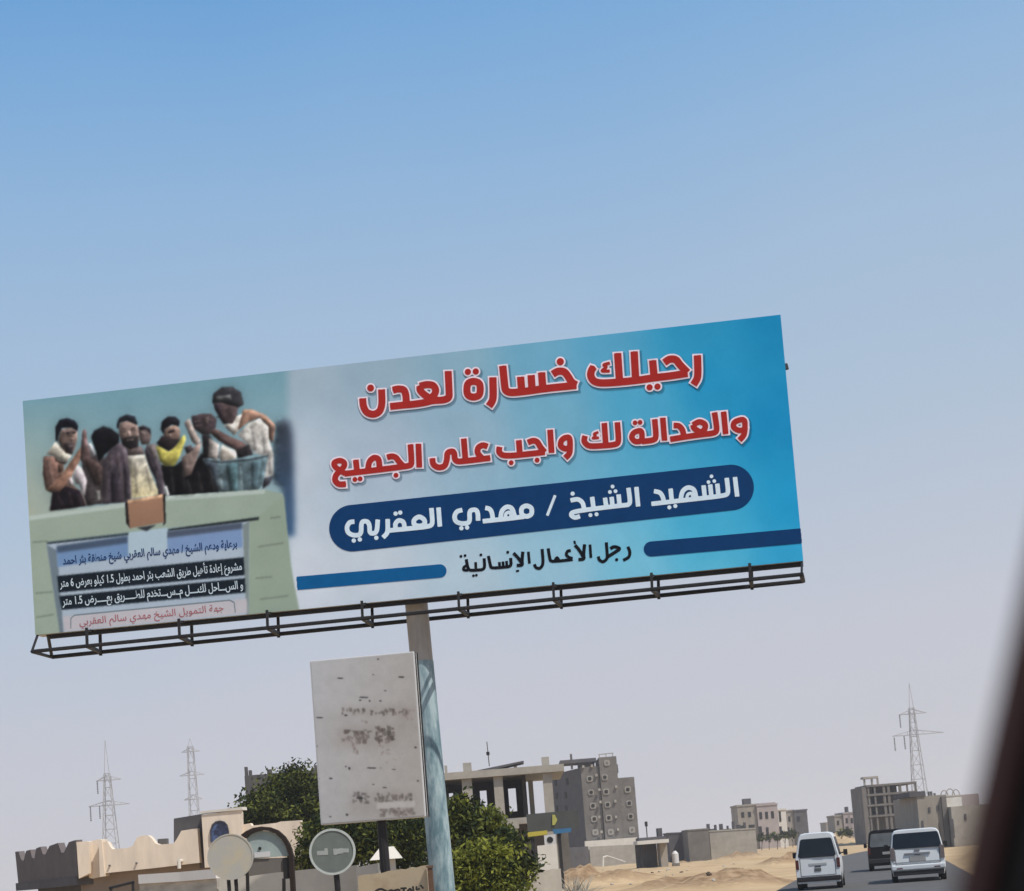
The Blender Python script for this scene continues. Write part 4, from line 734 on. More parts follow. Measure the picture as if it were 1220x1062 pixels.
tree('broad_tree', 'dark green leafy tree directly right of the billboard pole', 'tree', [lobe(554, 985, 26, 26, 42), lobe(576, 1000, 30, 30, 42), lobe(604, 1024, 28, 26, 41), lobe(560, 1030, 30, 30, 42), lobe(628, 1032, 16, 18, 41), lobe(545, 965, 14, 18, 42)], foot(585, 42), 13000, .078, DM + [M['leaf_light']], [.52, .36, .12], 'trees round the billboard', .12, .15)  # small yellow-green share adds painted lit spots
tree('leafy_bush', 'bright yellow green bush at the foot of the billboard pole', 'bush', [lobe(566, 1036, 24, 24, 33), lobe(590, 1028, 17, 20, 33), lobe(552, 1058, 20, 22, 33), lobe(585, 1060, 24, 20, 33), lobe(608, 1050, 12, 16, 33), lobe(578, 1012, 10, 8, 33), lobe(622, 1060, 10, 8, 33)], foot(570, 33), 7000, .055, [M['leaf_light'], M['leaf_mid'], M['leaf_dark']], [.55, .3, .15], None, .06, .14)
# bleached dry shrub
t = thing('dry_shrub', foot(683, 66), 'bleached grey spiky shrub on the soil below the grey apartment block', 'bush'); fp = np.array(foot(683, 66)); mb = MB()
for k in range(80):
    a = rng.uniform(0, 6.28); el = rng.uniform(.15, 1.3); ln2 = rng.uniform(.3, 1.25); p1_ = fp + np.array([rng.normal(0, .25), rng.normal(0, .2), .15]); mdp = p1_ + np.array([math.cos(a) * math.cos(el), math.sin(a) * math.cos(el), math.sin(el)]) * ln2 * .6
    e2 = mdp + np.array([math.cos(a) * math.cos(el), math.sin(a) * math.cos(el), math.sin(el) - .9]) * ln2 * .5; mb.bar(p1_, mdp, .022, .016, 4); mb.bar(mdp, e2 + np.array([0, 0, .35]), .016, .006, 4)
mb.build('fronds', M['dry'], t); mb = MB(); mb.bar(fp, fp + np.array([0, 0, .3]), .08, .05, 8); mb.build('stem', M['bark'], t)

# ================================================================== BUILDINGS
def prism_at(mb, pts, Y, depth, mi=0, z0=0):
    """upright block: pixel outline's lowest two points are dropped to the ground"""
    mb.slab([at(x, y, Y) for x, y in pts], (0, depth, 0), mi)
def col(mb, x0, x1, ytop, Y, d=.5, zbot=0., o=0):
    """vertical box: pixel columns x0..x1 at height ytop, standing on zbot"""
    a = at(x0, ytop, Y); b = at(x1, ytop, Y); mb.box(a[0], b[0], Y + o, Y + o + d, zbot, (a[2] + b[2]) / 2)
# block tower behind the trees
Yk = 78; o = thing('block_tower', (at(335, 950, Yk)[0], Yk, 0), 'dark block tower top with ragged parapet showing over the broad tree', 'building')
mb = MB(); col(mb, 291, 378, 921, Yk, 6); mb.build('wall', M['concrete_dark'], o)
zt_ = at(334, 921, Yk)[2] + .003
for (x, y, w_) in ((291, 914, 3), (296, 918, 3), (374, 912, 5), (352, 914, 3), (318, 917, 5)):
    a = at(x, y, Yk); mb = MB(); mb.box(a[0], a[0] + w_ * Yk / FPX, Yk, Yk + .3, zt_, a[2]); mb.build('parapet_stub', M['concrete_dark'], o)
# concrete frame building
Yf = 95.0; fb = thing('concrete_frame_building', (at(600, 950, Yf)[0], Yf, 0), 'unfinished two storey concrete frame with dark open bays, behind the leafy tree', 'building')
fy = R(3); s_ = Yf / FPX; fz = lambda x, y: at(x, y, Yf)
zr1 = fz(600, 916)[2]; zr0 = fz(600, 924.5)[2]; xl_, xr_ = fz(517, 925)[0], fz(672, 918)[0]; zf1 = fz(600, 976)[2]
mb = MB(); mb.box(xl_, xr_, Yf - .25, Yf + 10, zr0, zr1); mb.box(xl_, xr_, Yf - .2, Yf + 10, zf1 - .35, zf1); mb.build('floor_slab', M['concrete'], fb)
for (x0, x1, d) in ((551, 563, .6), (589, 600, .6), (648, 659, .6), (518, 527, .6)):
    a, b = fz(x0, 945)[0], fz(x1, 945)[0]; mb = MB(); mb.box(a, b, Yf, Yf + d, 0, zf1 - .353); mb.box(a, b, Yf, Yf + d, zf1 + .003, zr0 - .003); mb.build('column', M['concrete'], fb)
mb = MB()
a, b = fz(518, 945)[0], fz(627, 945)[0]; yb_ = Yf + 6
# back wall with window openings left in it
segs_ = [(518, 535), (540, 572), (580, 606), (615, 628)]
for (p0, p1_) in segs_: mb.box(fz(p0, 950)[0] * yb_ / Yf, fz(p1_, 950)[0] * yb_ / Yf, yb_, yb_ + .2, zf1 + .003, zr0 - .003)
for (p0, p1_) in ((535, 540), (572, 580), (606, 615)):
    A_, B_ = fz(p0, 950)[0] * yb_ / Yf, fz(p1_, 950)[0] * yb_ / Yf; mb.box(A_, B_, yb_, yb_ + .2, zf1 + .003, zf1 + .55); mb.box(A_, B_, yb_, yb_ + .2, zr0 - .5, zr0 - .003)
mb.box(fz(623, 950)[0], fz(628, 950)[0], Yf + .7, yb_ - .003, zf1 + .003, zr0 - .003); mb.box(xl_, xl_ + .2, Yf + .7, yb_ - .003, zf1 + .003, zr0 - .003); mb.build('infill_wall', mat('shade_darkened_block', (.045, .038, .036), .95, .2, 1.2, .3), fb)  # near-black colour paints in the interior shade of the bays
mb = MB()
for x in (631.5,): mb.box(fz(x, 950)[0], fz(x, 950)[0] + .3, Yf + 8, Yf + 8.3, zf1 + .003, zr0 - .003)
mb.build('rear_column', M['concrete'], fb)
mb = MB(); mb.box(fz(596, 980)[0], fz(618, 980)[0], Yf - .9, Yf - .28, zf1 - .6, zf1 - .1); mb.box(fz(600, 980)[0], fz(616, 980)[0], Yf - .8, Yf - .3, 0, zf1 - .603); mb.build('stair_block', M['concrete'], fb)
mb = MB(); mb.box(xl_, xr_, Yf + 1.5, Yf + 1.7, 0, zf1 - .353); mb.build('ground_wall', M['block'], fb)
for (x, w_, y) in ((529, 3, 912), (551, 10, 909), (645, 9, 902), (612, 4, 913)):
    a = fz(x, y); mb = MB(); mb.box(a[0], a[0] + w_ * s_, Yf + .3, Yf + .7, zr1 + .003, a[2]); mb.build('column_stub', M['concrete'], fb)
mb = MB(); mb.slab([fz(566, 918.5), fz(621, 907), fz(624, 906.5), fz(624, 908.5), fz(590, 916.5), fz(568, 920)], (0, 2, 0)); o = mb.build('leaning_roof_sheet', M['concrete_dark'], fb)
mb = MB(); a = fz(583, 913); b = fz(580, 884); mb.bar(a, b, .025, n=5); mb.bar(fz(581.5, 900), fz(581.2, 896), .1, n=8); mb.build('antenna', M['steel'], fb)
# grey apartment block
Yg = 232.0; gn = np.array([.02, -1, 0.]); gp = at(690, 950, Yg); GF = lambda x, y, o_=0: hit(x, y, gp + np.array([0, -1., 0]) * o_, (0, 1, 0))
gb = thing('apartment_block', (gp[0], Yg, 0), 'grey block apartment building with rows of small white framed round windows', 'building')
mb = MB()
def gcol(x0, x1, yt, d, m_=0, o_=0.):
    a, b = GF(x0, yt), GF(x1, yt); mb.box(a[0], b[0], Yg - o_, Yg + d, 0, (a[2] + b[2]) / 2, m_)
gcol(691.5, 713, 913.5, 11); gcol(713.05, 734, 902, 10.5, 0, .35); gcol(734.05, 755.5, 926.5, 11)
o = mb.build('wall', M['block'], gb)
lw = GF(691.4, 915); lf = at(656, 918, Yg + 14); mb = MB(); zt_ = lw[2]
mb.prism([(lw[0], Yg + .02, 0), (lw[0], Yg + 10, 0), (lf[0], lf[1], 0)], [(lw[0], Yg + .02, zt_), (lw[0], Yg + 10, zt_), (lf[0], lf[1], zt_)]); mb.build('side_wall', mat('unlit_side_block', (.085, .083, .09), .95, .2, .8, .3), gb)  # darker copy of the block colour paints this face's shade
g7 = lambda x, y: (640 + x / 5.836, 880 + y / 5.836)
def octo(c, r, k=.62): return [c + np.array([p * r, 0, q * r]) for p, q in ((1, k), (k, 1), (-k, 1), (-1, k), (-1, -k), (-k, -1), (k, -1), (1, -k))]
WF = mat('white_window_surround', (.35, .325, .285), .8, .1, 3)
for cols, oo in (((365,280,1),(375,375,1),(388,468,1),(397,560,1),(405,652,0)), 0), (((470,270,1),(480,370,1),(490,460,1),(498,552,1),(512,650,0),(485,170,0)), .35), (((630,355,1),(640,450,1),(650,542,1),(660,635,0)), 0):
    for (x, y, dkk) in cols:
        c = GF(*g7(x, y), oo); mb = MB(); mb.slab(octo(c, .41 * rs.uniform(.94, 1.06)), (0, -.12, 0)); o = mb.build('window', WF, gb)
        mb = MB(); mb.slab(octo(c + np.array([0, -.123, 0]), .24 if dkk else .16, .6), (0, -.03, 0)); mb.build('pane', M['dark'] if dkk else M['block'], o)
for (x, y) in ((412,255),(432,355),(440,440),(432,545),(447,648),(548,335),(543,435),(548,545),(562,632),(320,195),(380,190)):
    c = GF(*g7(x, y), .35 if x > 413 else 0); mb = MB(); mb.box(c[0] - .15, c[0] + .15, c[1] - .3, c[1] - .003, c[2] - .2, c[2] + .15); mb.build('cooling_unit', M['concrete'], gb)
for (x, y) in ((130,310),(137,400),(200,395),(210,300),(140,490),(205,490)):
    d_ = np.array([lf[0] - lw[0], lf[1] - Yg, 0]); nn = np.array([d_[1], -d_[0], 0]); nn = nn / np.linalg.norm(nn); nn = nn if nn[1] < 0 else -nn
    c = hit(*g7(x, y), (lw[0], Yg, 0), nn); dd = d_ / np.linalg.norm(d_); mb = MB(); mb.slab([c - dd * .45 - bz * .45, c + dd * .45 - bz * .45, c + dd * .45 + bz * .45, c - dd * .45 + bz * .45], nn * .12); mb.build('window', M['dark'], gb)
mb = MB(); a, b = GF(668, 911)[0], GF(711, 905)[0]; zt_ = GF(690, 903.5)[2]; mb.box(a, b, Yg + 2, Yg + 9, zt_ - .5, zt_); mb.box(a, a + .4, Yg + 2.2, Yg + 2.6, lw[2] + .003, zt_ - .503); mb.box(GF(680, 905)[0], GF(680, 905)[0] + .3, Yg + 2.2, Yg + 2.5, lw[2] + .003, zt_ + .8); mb.box(GF(690, 905)[0], GF(709, 905)[0], Yg + 3, Yg + 8, lw[2] + .003, zt_ - .503); mb.build('roof_shelter', M['concrete_dark'], gb)
mb = MB(); a = GF(713, 899); b = GF(731, 897.5); mb.bar((a[0], Yg + .5, a[2]), (b[0], Yg + .5, a[2] + .05), .09, n=4)
for x in (714, 722, 730): c = GF(x, 899); mb.bar((c[0], Yg + .5, GF(720, 902)[2]), (c[0], Yg + .5, a[2]), .08, n=4)
mb.build('roof_rail', M['concrete'], gb)
mb = MB(); a = GF(731, 916); mb.box(GF(734.1, 918)[0], GF(736.5, 918)[0], Yg - .3, Yg + 1, GF(735, 921)[2], GF(735, 911)[2]); mb.build('roof_tank', M['concrete_dark'], gb)
mb = MB(); a, b = GF(697, 1003, 3), GF(759, 999, 3); mb.box(a[0], b[0], Yg - 3, Yg - .353, (a[2] + b[2]) / 2 - 1.1, (a[2] + b[2]) / 2 + .1); mb.build('canopy', M['plaster_white'], gb)
wall('boundary_wall', 'long beige boundary wall at the foot of the grey apartment block', [(702, 1009), (762, 1006)], 205, 205, .3, M['concrete'])
wall('boundary_wall', 'low dark grey block wall left of the apartment block foot', [(664, 1011), (701, 1008.5)], 150, 152, .3, M['concrete_dark'])
# hoarding with coloured stripes
Yh = 84.0; HB = lambda x, y, o_=0: hit(x, y, (0, Yh - o_, 0), (0, 1, 0)); ho = thing('shop_hoarding', (HB(655, 980)[0], Yh, 0), 'dark grey hoarding with yellow and blue stripes in front of the concrete frame', 'sign')
mb = MB(); mb.slab([HB(627, 970.5), HB(688, 965), HB(690, 988), HB(629, 993)], (0, .25, 0)); mb.build('panel', mat('grey_panel', (.075, .08, .076), .7, .15, 1.2), ho)
mb = MB(); mb.slab([HB(628.5, 992), HB(652, 989.5), HB(652, 994.5), HB(629, 997.5)], (0, -.06, 0)); mb.build('yellow_stripe', mat('yellow_paint', (.50, .42, .06), .6, .12, 2), ho)
mb = MB(); mb.slab([HB(658, 988.5), HB(681, 986.5), HB(680, 991.5), HB(660, 994)], (0, -.06, 0)); mb.build('blue_stripe', mat('blue_paint', (.04, .16, .32), .6, .12, 2), ho)
mb = MB(); mb.slab([HB(658, 971), HB(661, 971), HB(664, 977), HB(661, 983), HB(658, 983.5)], (0, -.06, 0)); mb.build('yellow_mark', mat('lemon_paint', (.48, .46, .12), .6, .12, 2), ho)
for x in (634, 666):
    mb = MB(); c = HB(x, 992); mb.box(c[0] - .08, c[0] + .08, Yh + .05, Yh + .2, 0, c[2]); mb.build('leg', M['steel'], ho)
Yq = 80.; c = at(655, 1000, Yq); o = thing('speed_sign', (c[0], Yq, 0), 'white square sign with a dark round mark on a short post under the hoarding', 'sign')
mb = MB(); mb.slab([at(648, 995.5, Yq), at(661.5, 994, Yq), at(662.5, 1006, Yq), at(649, 1007.5, Yq)], (0, .05, 0)); mb.build('panel', M['white_sheet'], o)
mb = MB(); disc(mb, at(655.3, 1000.8, Yq) + np.array([0, -.02, 0]), .15, .015, 20); mb.build('round_mark', M['black'], o); mb = MB(); c = at(656, 1006, Yq); mb.box(c[0] - .1, c[0] + .1, Yq + .05, Yq + .2, 0, c[2]); mb.build('post', M['steel'], o)
wall('boundary_wall', 'pale plastered wall beside the leafy tree and below the hoarding', [(640, 1008), (663, 1005.5)], 74, 74, .3, M['plaster_white'])
wall('rubble_wall', 'low grey rubble wall in front of the leafy tree', [(588, 1044), (612, 1041), (640, 1037.5), (668, 1035)], 56, 58, .4, M['concrete'], None, .03)
# shed with a white canopy
Yd = 150.; DP = lambda x, y, o_=0: hit(x, y, (0, Yd - o_, 0), (0, 1, 0)); sh = thing('roadside_shed', (DP(775, 1010)[0], Yd, 0), 'open shed with white canopy and dark interior beside the apartment block', 'shed')
mb = MB(); za = DP(775, 1004)[2]; mb.box(DP(757, 1003)[0], DP(794, 1002)[0], Yd - 2.5, Yd + 3, za - .12, za + .2); mb.build('canopy', M['plaster_white'], sh)
mb = MB(); mb.box(DP(762, 1003)[0], DP(794, 1002)[0], Yd + .3, Yd + 5, za + .203, DP(775, 997.5)[2]); mb.box(DP(786, 1003)[0], DP(791, 1002)[0], Yd + 1, Yd + 3, DP(775, 997.5)[2] + .003, DP(788, 986.5)[2]); mb.build('roof_block', M['concrete_dark'], sh)
mb = MB(); mb.box(DP(758, 1003)[0], DP(784, 1002)[0], Yd + 2.2, Yd + 2.4, 0, za - .123); mb.build('back_wall', M['concrete_dark'], sh)
mb = MB(); mb.box(DP(784.5, 1003)[0], DP(793, 1002)[0], Yd - 1, Yd + 2.3, 0, za - .123); mb.build('side_room', M['beige'], sh)
mb = MB(); c = DP(758, 1004); mb.bar((c[0] + .2, Yd - 2.2, 0), (c[0] + .2, Yd - 2.2, za - .123), .06, n=8); mb.build('post', M['steel'], sh)
mb = MB(); c = DP(776, 984); q_ = DP(776.8, 998); o = thing('short_mast', (q_[0], Yd + 6, 0), 'thin dark mast rising behind the open shed', 'mast'); mb.bar((q_[0], Yd + 6, 0), (c[0], Yd + 6, c[2] + .1), .05, n=6); mb.build('shaft', M['steel'], o); mb = MB(); mb.bar((c[0], Yd + 6, c[2] + .05), (c[0], Yd + 6, c[2] + .5), .14, n=8); mb.build('lamp_head', M['steel'], o)
# low walls and ruin
Yw = 170.
def blockwall(name, label, x0, x1, y0, y1, Y, th, m, extra=None):
    a, b = at(x0, y0, Y), at(x1, y1, Y); o = thing(name, ((a[0] + b[0]) / 2, Y, 0), label, 'wall'); mb = MB(); mb.prism([(a[0], Y, 0), (b[0], Y, 0), (b[0], Y + th, 0), (a[0], Y + th, 0)], [(a[0], Y, a[2]), (b[0], Y, b[2]), (b[0], Y + th, b[2]), (a[0], Y + th, a[2])]); mb.build('masonry', m, o)
    mb = MB(); mb.prism([(a[0] - .05, Y - .05, a[2] + .003), (b[0] + .05, Y - .05, b[2] + .003), (b[0] + .05, Y + th + .05, b[2] + .003), (a[0] - .05, Y + th + .05, a[2] + .003)], [(a[0] - .05, Y - .05, a[2] + .15), (b[0] + .05, Y - .05, b[2] + .15), (b[0] + .05, Y + th + .05, b[2] + .15), (a[0] - .05, Y + th + .05, a[2] + .15)]); mb.build('coping', m, o); return o
blockwall('block_enclosure', 'dark grey block enclosure next to the open shed', 796, 818, 994, 993, 178, 6, M['concrete_dark'])
blockwall('block_enclosure', 'taller grey block enclosure left of the ruined columns', 819, 844, 990.5, 988.5, 172, 6, M['block'])
rw = blockwall('block_enclosure', 'long pale grey wall with ruined column stubs along its top', 845, 900, 991.5, 988, 176, 1, M['concrete'])
for (x, y, w_) in ((842, 982, 3.4), (851, 983, 2.6), (857, 982, 4), (866, 984, 2), (872, 979, 3), (878, 983, 4), (886, 980, 2.4), (862, 988, 9), (845, 988, 6)):
    a = at(x, y, 180); mb = MB(); mb.box(a[0], a[0] + w_ * .09, 180, 180.5, 0, a[2]); mb.build('column_stub', M['concrete_dark'], rw)
c = at(803.5, 1009, 150); o = thing('water_tank', (c[0], 150, 0), 'small white water tank standing between the shed and the grey enclosures', 'tank'); mb = MB(); mb.tube([(c[0], 150, .3), (c[0], 150, 1.15), (c[0], 150, 1.4)], [.3, .3, .1], 14); mb.build('drum', M['white_sheet'], o, smooth=True); mb = MB(); mb.box(c[0] - .32, c[0] + .32, 149.7, 150.3, 0, .297); mb.build('plinth', M['block'], o)
# distant houses
def house(name, label, blocks, Y, wins, group=None, roofbits=()):
    x0 = blocks[0][0]; o = thing(name, (at(x0, 990, Y)[0], Y, 0), label, 'house', group)
    for k, (xa, xb, yt, d, m_, oo) in enumerate(blocks):
        a, b = at(xa, yt, Y), at(xb, yt, Y); mb = MB(); mb.box(a[0], b[0], Y - oo, Y + d, 0, (a[2] + b[2]) / 2); mb.build('wall', m_, o)
        mb = MB(); zt2 = (a[2] + b[2]) / 2; mb.box(a[0] - .12, b[0] + .12, Y - oo - .12, Y + d + .12, zt2 + .003, zt2 + .3); mb.build('roof', m_, o)
    for (xa, xb, ya, yb, oo) in wins:
        a, b = at(xa, ya, Y), at(xb, yb, Y); mb = MB(); mb.box(a[0], b[0], Y - oo - .06, Y - oo - .003, b[2], a[2]); mb.build('window', M['dark'], o)
    for (xa, xb, ya, yb, dd, m_) in roofbits:
        a, b = at(xa, ya, Y), at(xb, yb, Y); mb = MB(); mb.box(a[0], b[0], Y + dd, Y + dd + 2.5, b[2], a[2]); mb.build('roof_room', m_, o)
    return o
house('far_house', 'pale pink two storey house with a dark roof box, far across the sand', [(878, 901, 960.5, 9, M['beige'], 0), (901.05, 925.5, 960, 8, M['pink'], .4), (925.6, 936, 965.5, 9, M['plaster_white'], .1)], 300,
      [(883,887,968,974,0),(891,895,967.5,973.5,0),(904,908,968,976,.4),(911,915,967.5,975.5,.4),(918,922,967,975,.4),(927.5,931,967,979,.1),(881,888,984,994,0),(892,900,983,995,0),(903,908,985,996,.4),(912,916,986,996,.4),(928,932,985,995,.1)], 'far houses beyond the sand', [(887.5,897,951.5,959.5,2,M['concrete_dark']), (903, 925, 957.3, 958.8, 1, M['pink'])])
house('far_house', 'small far house, pale on its left half and slate grey on its right half', [(936.5, 945, 967, 8, M['beige'], 0), (945.05, 961, 966.5, 8, M['concrete_dark'], .3)], 320, [(939,942,973,979,0),(949,953,973,979,.3),(938,941,986,993,0),(943,944.5,986,993,0)], 'far houses beyond the sand')
house('far_house', 'pale beige far house just left of the unfinished frame block', [(994, 1004, 973, 8, M['beige'], 0), (1004.05, 1018, 969.5, 8, M['pink'], .3)], 330, [(997,1000,978,983,0),(1007,1010,975,981,.3),(1013,1016,975,981,.3),(1007,1011,985,991,.3)], 'far houses beyond the sand', [(1011, 1013.5, 961, 968, 2, M['concrete_dark'])])
house('far_house', 'tiny faint house low on the horizon behind the left van', [(984, 993, 981, 8, M['beige'], 0)], 420, [(987,989,985,989,0)], 'far houses beyond the sand')
# unfinished frame on the right
Yr = 235.; rb_ = thing('concrete_frame_building', (at(1056, 980, Yr)[0], Yr, 0), 'unfinished three storey concrete frame with open top bays, beyond the white minivan', 'building'); rz = lambda x, y: at(x, y, Yr)
mb = MB(); a, b = rz(1028.5, 960)[0], rz(1034, 960)[0]; mb.box(a, b, Yr, Yr + 8, 0, rz(1027, 938)[2]); mb.build('solid_wall', M['block'], rb_)
zt3 = [rz(1060, y)[2] for y in (933.5, 944.5, 957, 970)]; xe = rz(1093.5, 950)[0]; xm = rz(1076, 950)[0]
mb = MB()
for k, z in enumerate(zt3): mb.box(b + .003, xe if k < 2 else xm, Yr - .1, Yr + 8, z - .28, z)
mb.build('floor_slab', M['block'], rb_)
for x0, x1 in ((1034.3, 1036.5), (1042, 1044), (1052.5, 1055.5), (1058, 1061), (1072, 1075), (1081.5, 1083), (1091.5, 1093.4)):
    a2, b2 = rz(x0, 950)[0], rz(x1, 950)[0]; mb = MB(); zz = [0] + zt3[::-1]
    for k in range(4): mb.box(a2, b2, Yr, Yr + .4, zz[k] + .003, zz[k + 1] - .283)
    mb.build('column', M['block'], rb_)
mb = MB(); mb.box(b + .003, xm, Yr + 3.5, Yr + 3.7, 0, zt3[0] - .285)
mb.build('infill_wall', M['block'], rb_)
for (x0, x1, y0, y1) in ((1037,1041.5,938,943),(1045,1051,937,943),(1061.5,1070,936,942),(1046,1051,948,955),(1061.5,1068,947,955),(1045.5,1050,960,968),(1062,1070,959,968),(1037,1041,950,956)):
    a2, c2 = rz(x0, y0), rz(x1, y1); mb = MB(); mb.box(a2[0], c2[0], Yr + 3.3, Yr + 3.497, c2[2], a2[2]); mb.build('window', M['dark'], rb_)
mb = MB(); a2 = rz(1030, 925); mb.box(rz(1030, 925)[0], rz(1048, 925)[0], Yr + 1, Yr + 3, zt3[0] + .9, zt3[0] + 1.2)
for x in (1031, 1040, 1047): c = rz(x, 930)[0]; mb.box(c, c + .25, Yr + 1.2, Yr + 1.5, zt3[0] + .003, zt3[0] + .897)
mb.build('roof_canopy', M['concrete'], rb_)
# right-hand compound
Yt = 140.; tz = lambda x, y: at(x, y, Yt); rc = thing('walled_compound', (tz(1120, 990)[0], Yt, 0), 'tan walled compound with a white scrolled roof pavilion, at the right behind the minivan', 'building')
mb = MB(); a, b = tz(1092, 948)[0], tz(1127, 948)[0]; mb.box(a, b, Yt, Yt + 9, 0, tz(1110, 948)[2]); mb.build('wall', M['beige'], rc)
mb = MB(); a2 = tz(1175, 950)[0]; mb.box(b + .003, a2, Yt - 1.2, Yt + 5, 0, tz(1140, 961)[2]); mb.build('wall', M['concrete'], rc)
mb = MB(); mb.box(b + .003, tz(1147, 950)[0], Yt + .4, Yt + 3, tz(1140, 961)[2] + .003, tz(1136, 950)[2]); mb.build('roof_room', M['plaster_white'], rc)
mb = MB(); mb.box(tz(1147.5, 950)[0], tz(1178, 950)[0], Yt + 3, Yt + 9, tz(1140, 961)[2] + .003, tz(1150, 946)[2]); mb.build('roof_room', M['pink'], rc)
mb = MB(); mb.box(tz(1083, 945)[0], tz(1102, 945)[0], Yt - .1, Yt + 6, tz(1110, 948)[2] + .003, tz(1095, 943)[2]); mb.build('roof_slab', M['concrete_dark'], rc)
mb = MB(); zb2 = tz(1136, 949.5)[2]
for (xc, r_) in ((1127, 5), (1134, 6), (1141, 5)):
    c = tz(xc, 944); pr_ = None
    for i in range(13):
        an = math.pi * i / 12; p = np.array([c[0] + math.cos(an) * r_ * .06, Yt + .6, zb2 + .1 + math.sin(an) * r_ * .10])
        if pr_ is not None: mb.bar(pr_, p, .045, n=5)
        pr_ = p
mb.bar((tz(1121, 945)[0], Yt + .6, zb2 + .08), (tz(1147, 945)[0], Yt + .6, zb2 + .08), .09, n=5); mb.build('scrollwork', M['concrete'], rc)
for x, yt_ in ((1097, 946), (1104, 943.5), (1108, 945), (1113, 942), (1116, 942), (1120, 944)): c = tz(x, yt_); mb = MB(); mb.box(c[0], c[0] + .12, Yt + 2, Yt + 2.3, tz(1110, 948)[2] + .003, c[2]); mb.build('parapet_stub', M['block'], rc)

for (xa, xb, ya, yb, oo) in ((1098, 1101.5, 978, 992, 0), (1106, 1109, 962, 968, 0), (1116, 1119, 960, 966, 0), (1118.5, 1121, 980, 1000, 0), (1133, 1138, 976, 998, 1.2), (1149, 1152, 970, 977, 1.2)):
    a, b = tz(xa, ya), tz(xb, yb); k_ = (Yt - oo - .06) / Yt; mb = MB(); mb.box(a[0] * k_, b[0] * k_, Yt - oo - .06, Yt - oo - .003, b[2], a[2]); mb.build('opening', M['concrete_dark'], rc)
a = tz(1126, 955); mb = MB(); mb.box(a[0] - .35, a[0] + .05, Yt - .3, Yt - .003, 0, tz(1110, 950)[2]); mb.build('buttress', M['block'], rc)
rr_ = random.Random(5)
for k, (x, y) in enumerate(((906, 1001), (915, 1000), (925, 1000), (934, 999), (943, 998), (1002, 996), (1010, 996), (868, 1006))):
    Yb = 255 + 3 * (k % 3); p_ = at(x, y - 3, Yb); g_ = (p_[0], Yb, 0); w_ = rr_.uniform(3, 5)
    tree('scrub_bush', 'small dark scrub bush at the foot of the far houses', 'bush', [lobe(x, y - 4, w_, rr_.uniform(2.5, 4.5), Yb), lobe(x + 3, y - 3, w_ * .6, 2.5, Yb)], g_, 260, .22, DM, [.7, .3], 'scrub bushes below the far houses', .06, .2, 3)

# ================================================================== PYLONS
def lattice(mb, x, y, z0, z1, w0, w1, nseg, r):
    zs = np.linspace(z0, z1, nseg + 1)
    for k in range(nseg):
        wa = (w0 + (w1 - w0) * k / nseg) / 2; wb = (w0 + (w1 - w0) * (k + 1) / nseg) / 2
        ca = [(x + sx_ * wa, y + sy_ * wa, zs[k]) for sx_, sy_ in ((-1, -1), (1, -1), (1, 1), (-1, 1))]; cb = [(x + sx_ * wb, y + sy_ * wb, zs[k + 1]) for sx_, sy_ in ((-1, -1), (1, -1), (1, 1), (-1, 1))]
        for i in range(4): mb.bar(ca[i], cb[i], r, n=4); mb.bar(ca[i], cb[(i + 1) % 4], r * .55, n=4); mb.bar(cb[i], cb[(i + 1) % 4], r * .55, n=4)
def arm(mb, x, y, z, l0, l1, h, r, d=.5):
    for tip in (x - l0, x + l1):
        for sy_ in (-d, d): mb.bar((x, y + sy_, z), (tip, y, z), r, n=4); mb.bar((x, y + sy_, z + h), (tip, y, z), r * .8, n=4)
        for f in (.3, .6): mb.bar((x + (tip - x) * f, y, z), (x + (tip - x) * f, y, z + h * (1 - f)), r * .5, n=4)
def pylon(label, cx, ytop, Y, rows, base_w, top_w, spike, ins, group):
    s_ = Y / FPX; tp = at(cx, ytop, Y); o = thing('power_pylon', (tp[0], Y, 0), label, 'pylon', group); mb = MB(); zs = at(cx, spike, Y)[2]
    lattice(mb, tp[0], Y, 0, zs, base_w, top_w, 9, .10)
    for sx_ in (-1, 1): mb.bar((tp[0] + sx_ * top_w / 2, Y, zs), (tp[0], Y, tp[2]), .07, .05, n=4)
    mb.build('lattice_mast', M['galv'], o)
    for (y, l0, l1) in rows:
        mb = MB(); arm(mb, tp[0], Y, at(cx, y, Y)[2], l0 * s_, l1 * s_, .9, .085); mb.build('cross_arm', M['galv'], o)
    for (dx, y, ln3) in ins:
        z = at(cx, y, Y)[2]; mb = MB(); q_ = ln3 * s_; x_ = tp[0] + dx * s_
        for k in range(8): mb.bar((x_, Y, z - q_ * k / 8), (x_, Y, z - q_ * (k + .7) / 8), .16, .07, n=8)
        mb.build('insulator', M['steel'], o)
    return o
G_ = 'power pylons on the skyline'
pylon('grey lattice pylon with uneven arms and hanging insulators, above the dark battlements of the villa', 125, 882, 310, ((930, 12, 17), (960, 24, 25)), 3.6, .9, 922, ((-12, 930, 16), (-22, 960, 18), (-11, 960, 16)), G_)
pylon('fainter narrow lattice pylon with three short level arms, above the villa roof tower', 226, 880, 380, ((896, 11, 11), (924, 15, 15), (953, 11, 11)), 2.8, 1.2, 890, (), G_)
pylon('grey lattice pylon with uneven arms standing over the unfinished frame block at right', 1083, 814, 320, ((851, 15, 17), (876, 26, 36)), 3.2, .8, 844, ((-15, 851, 16), (-24, 878, 16), (-12, 877, 16)), G_)

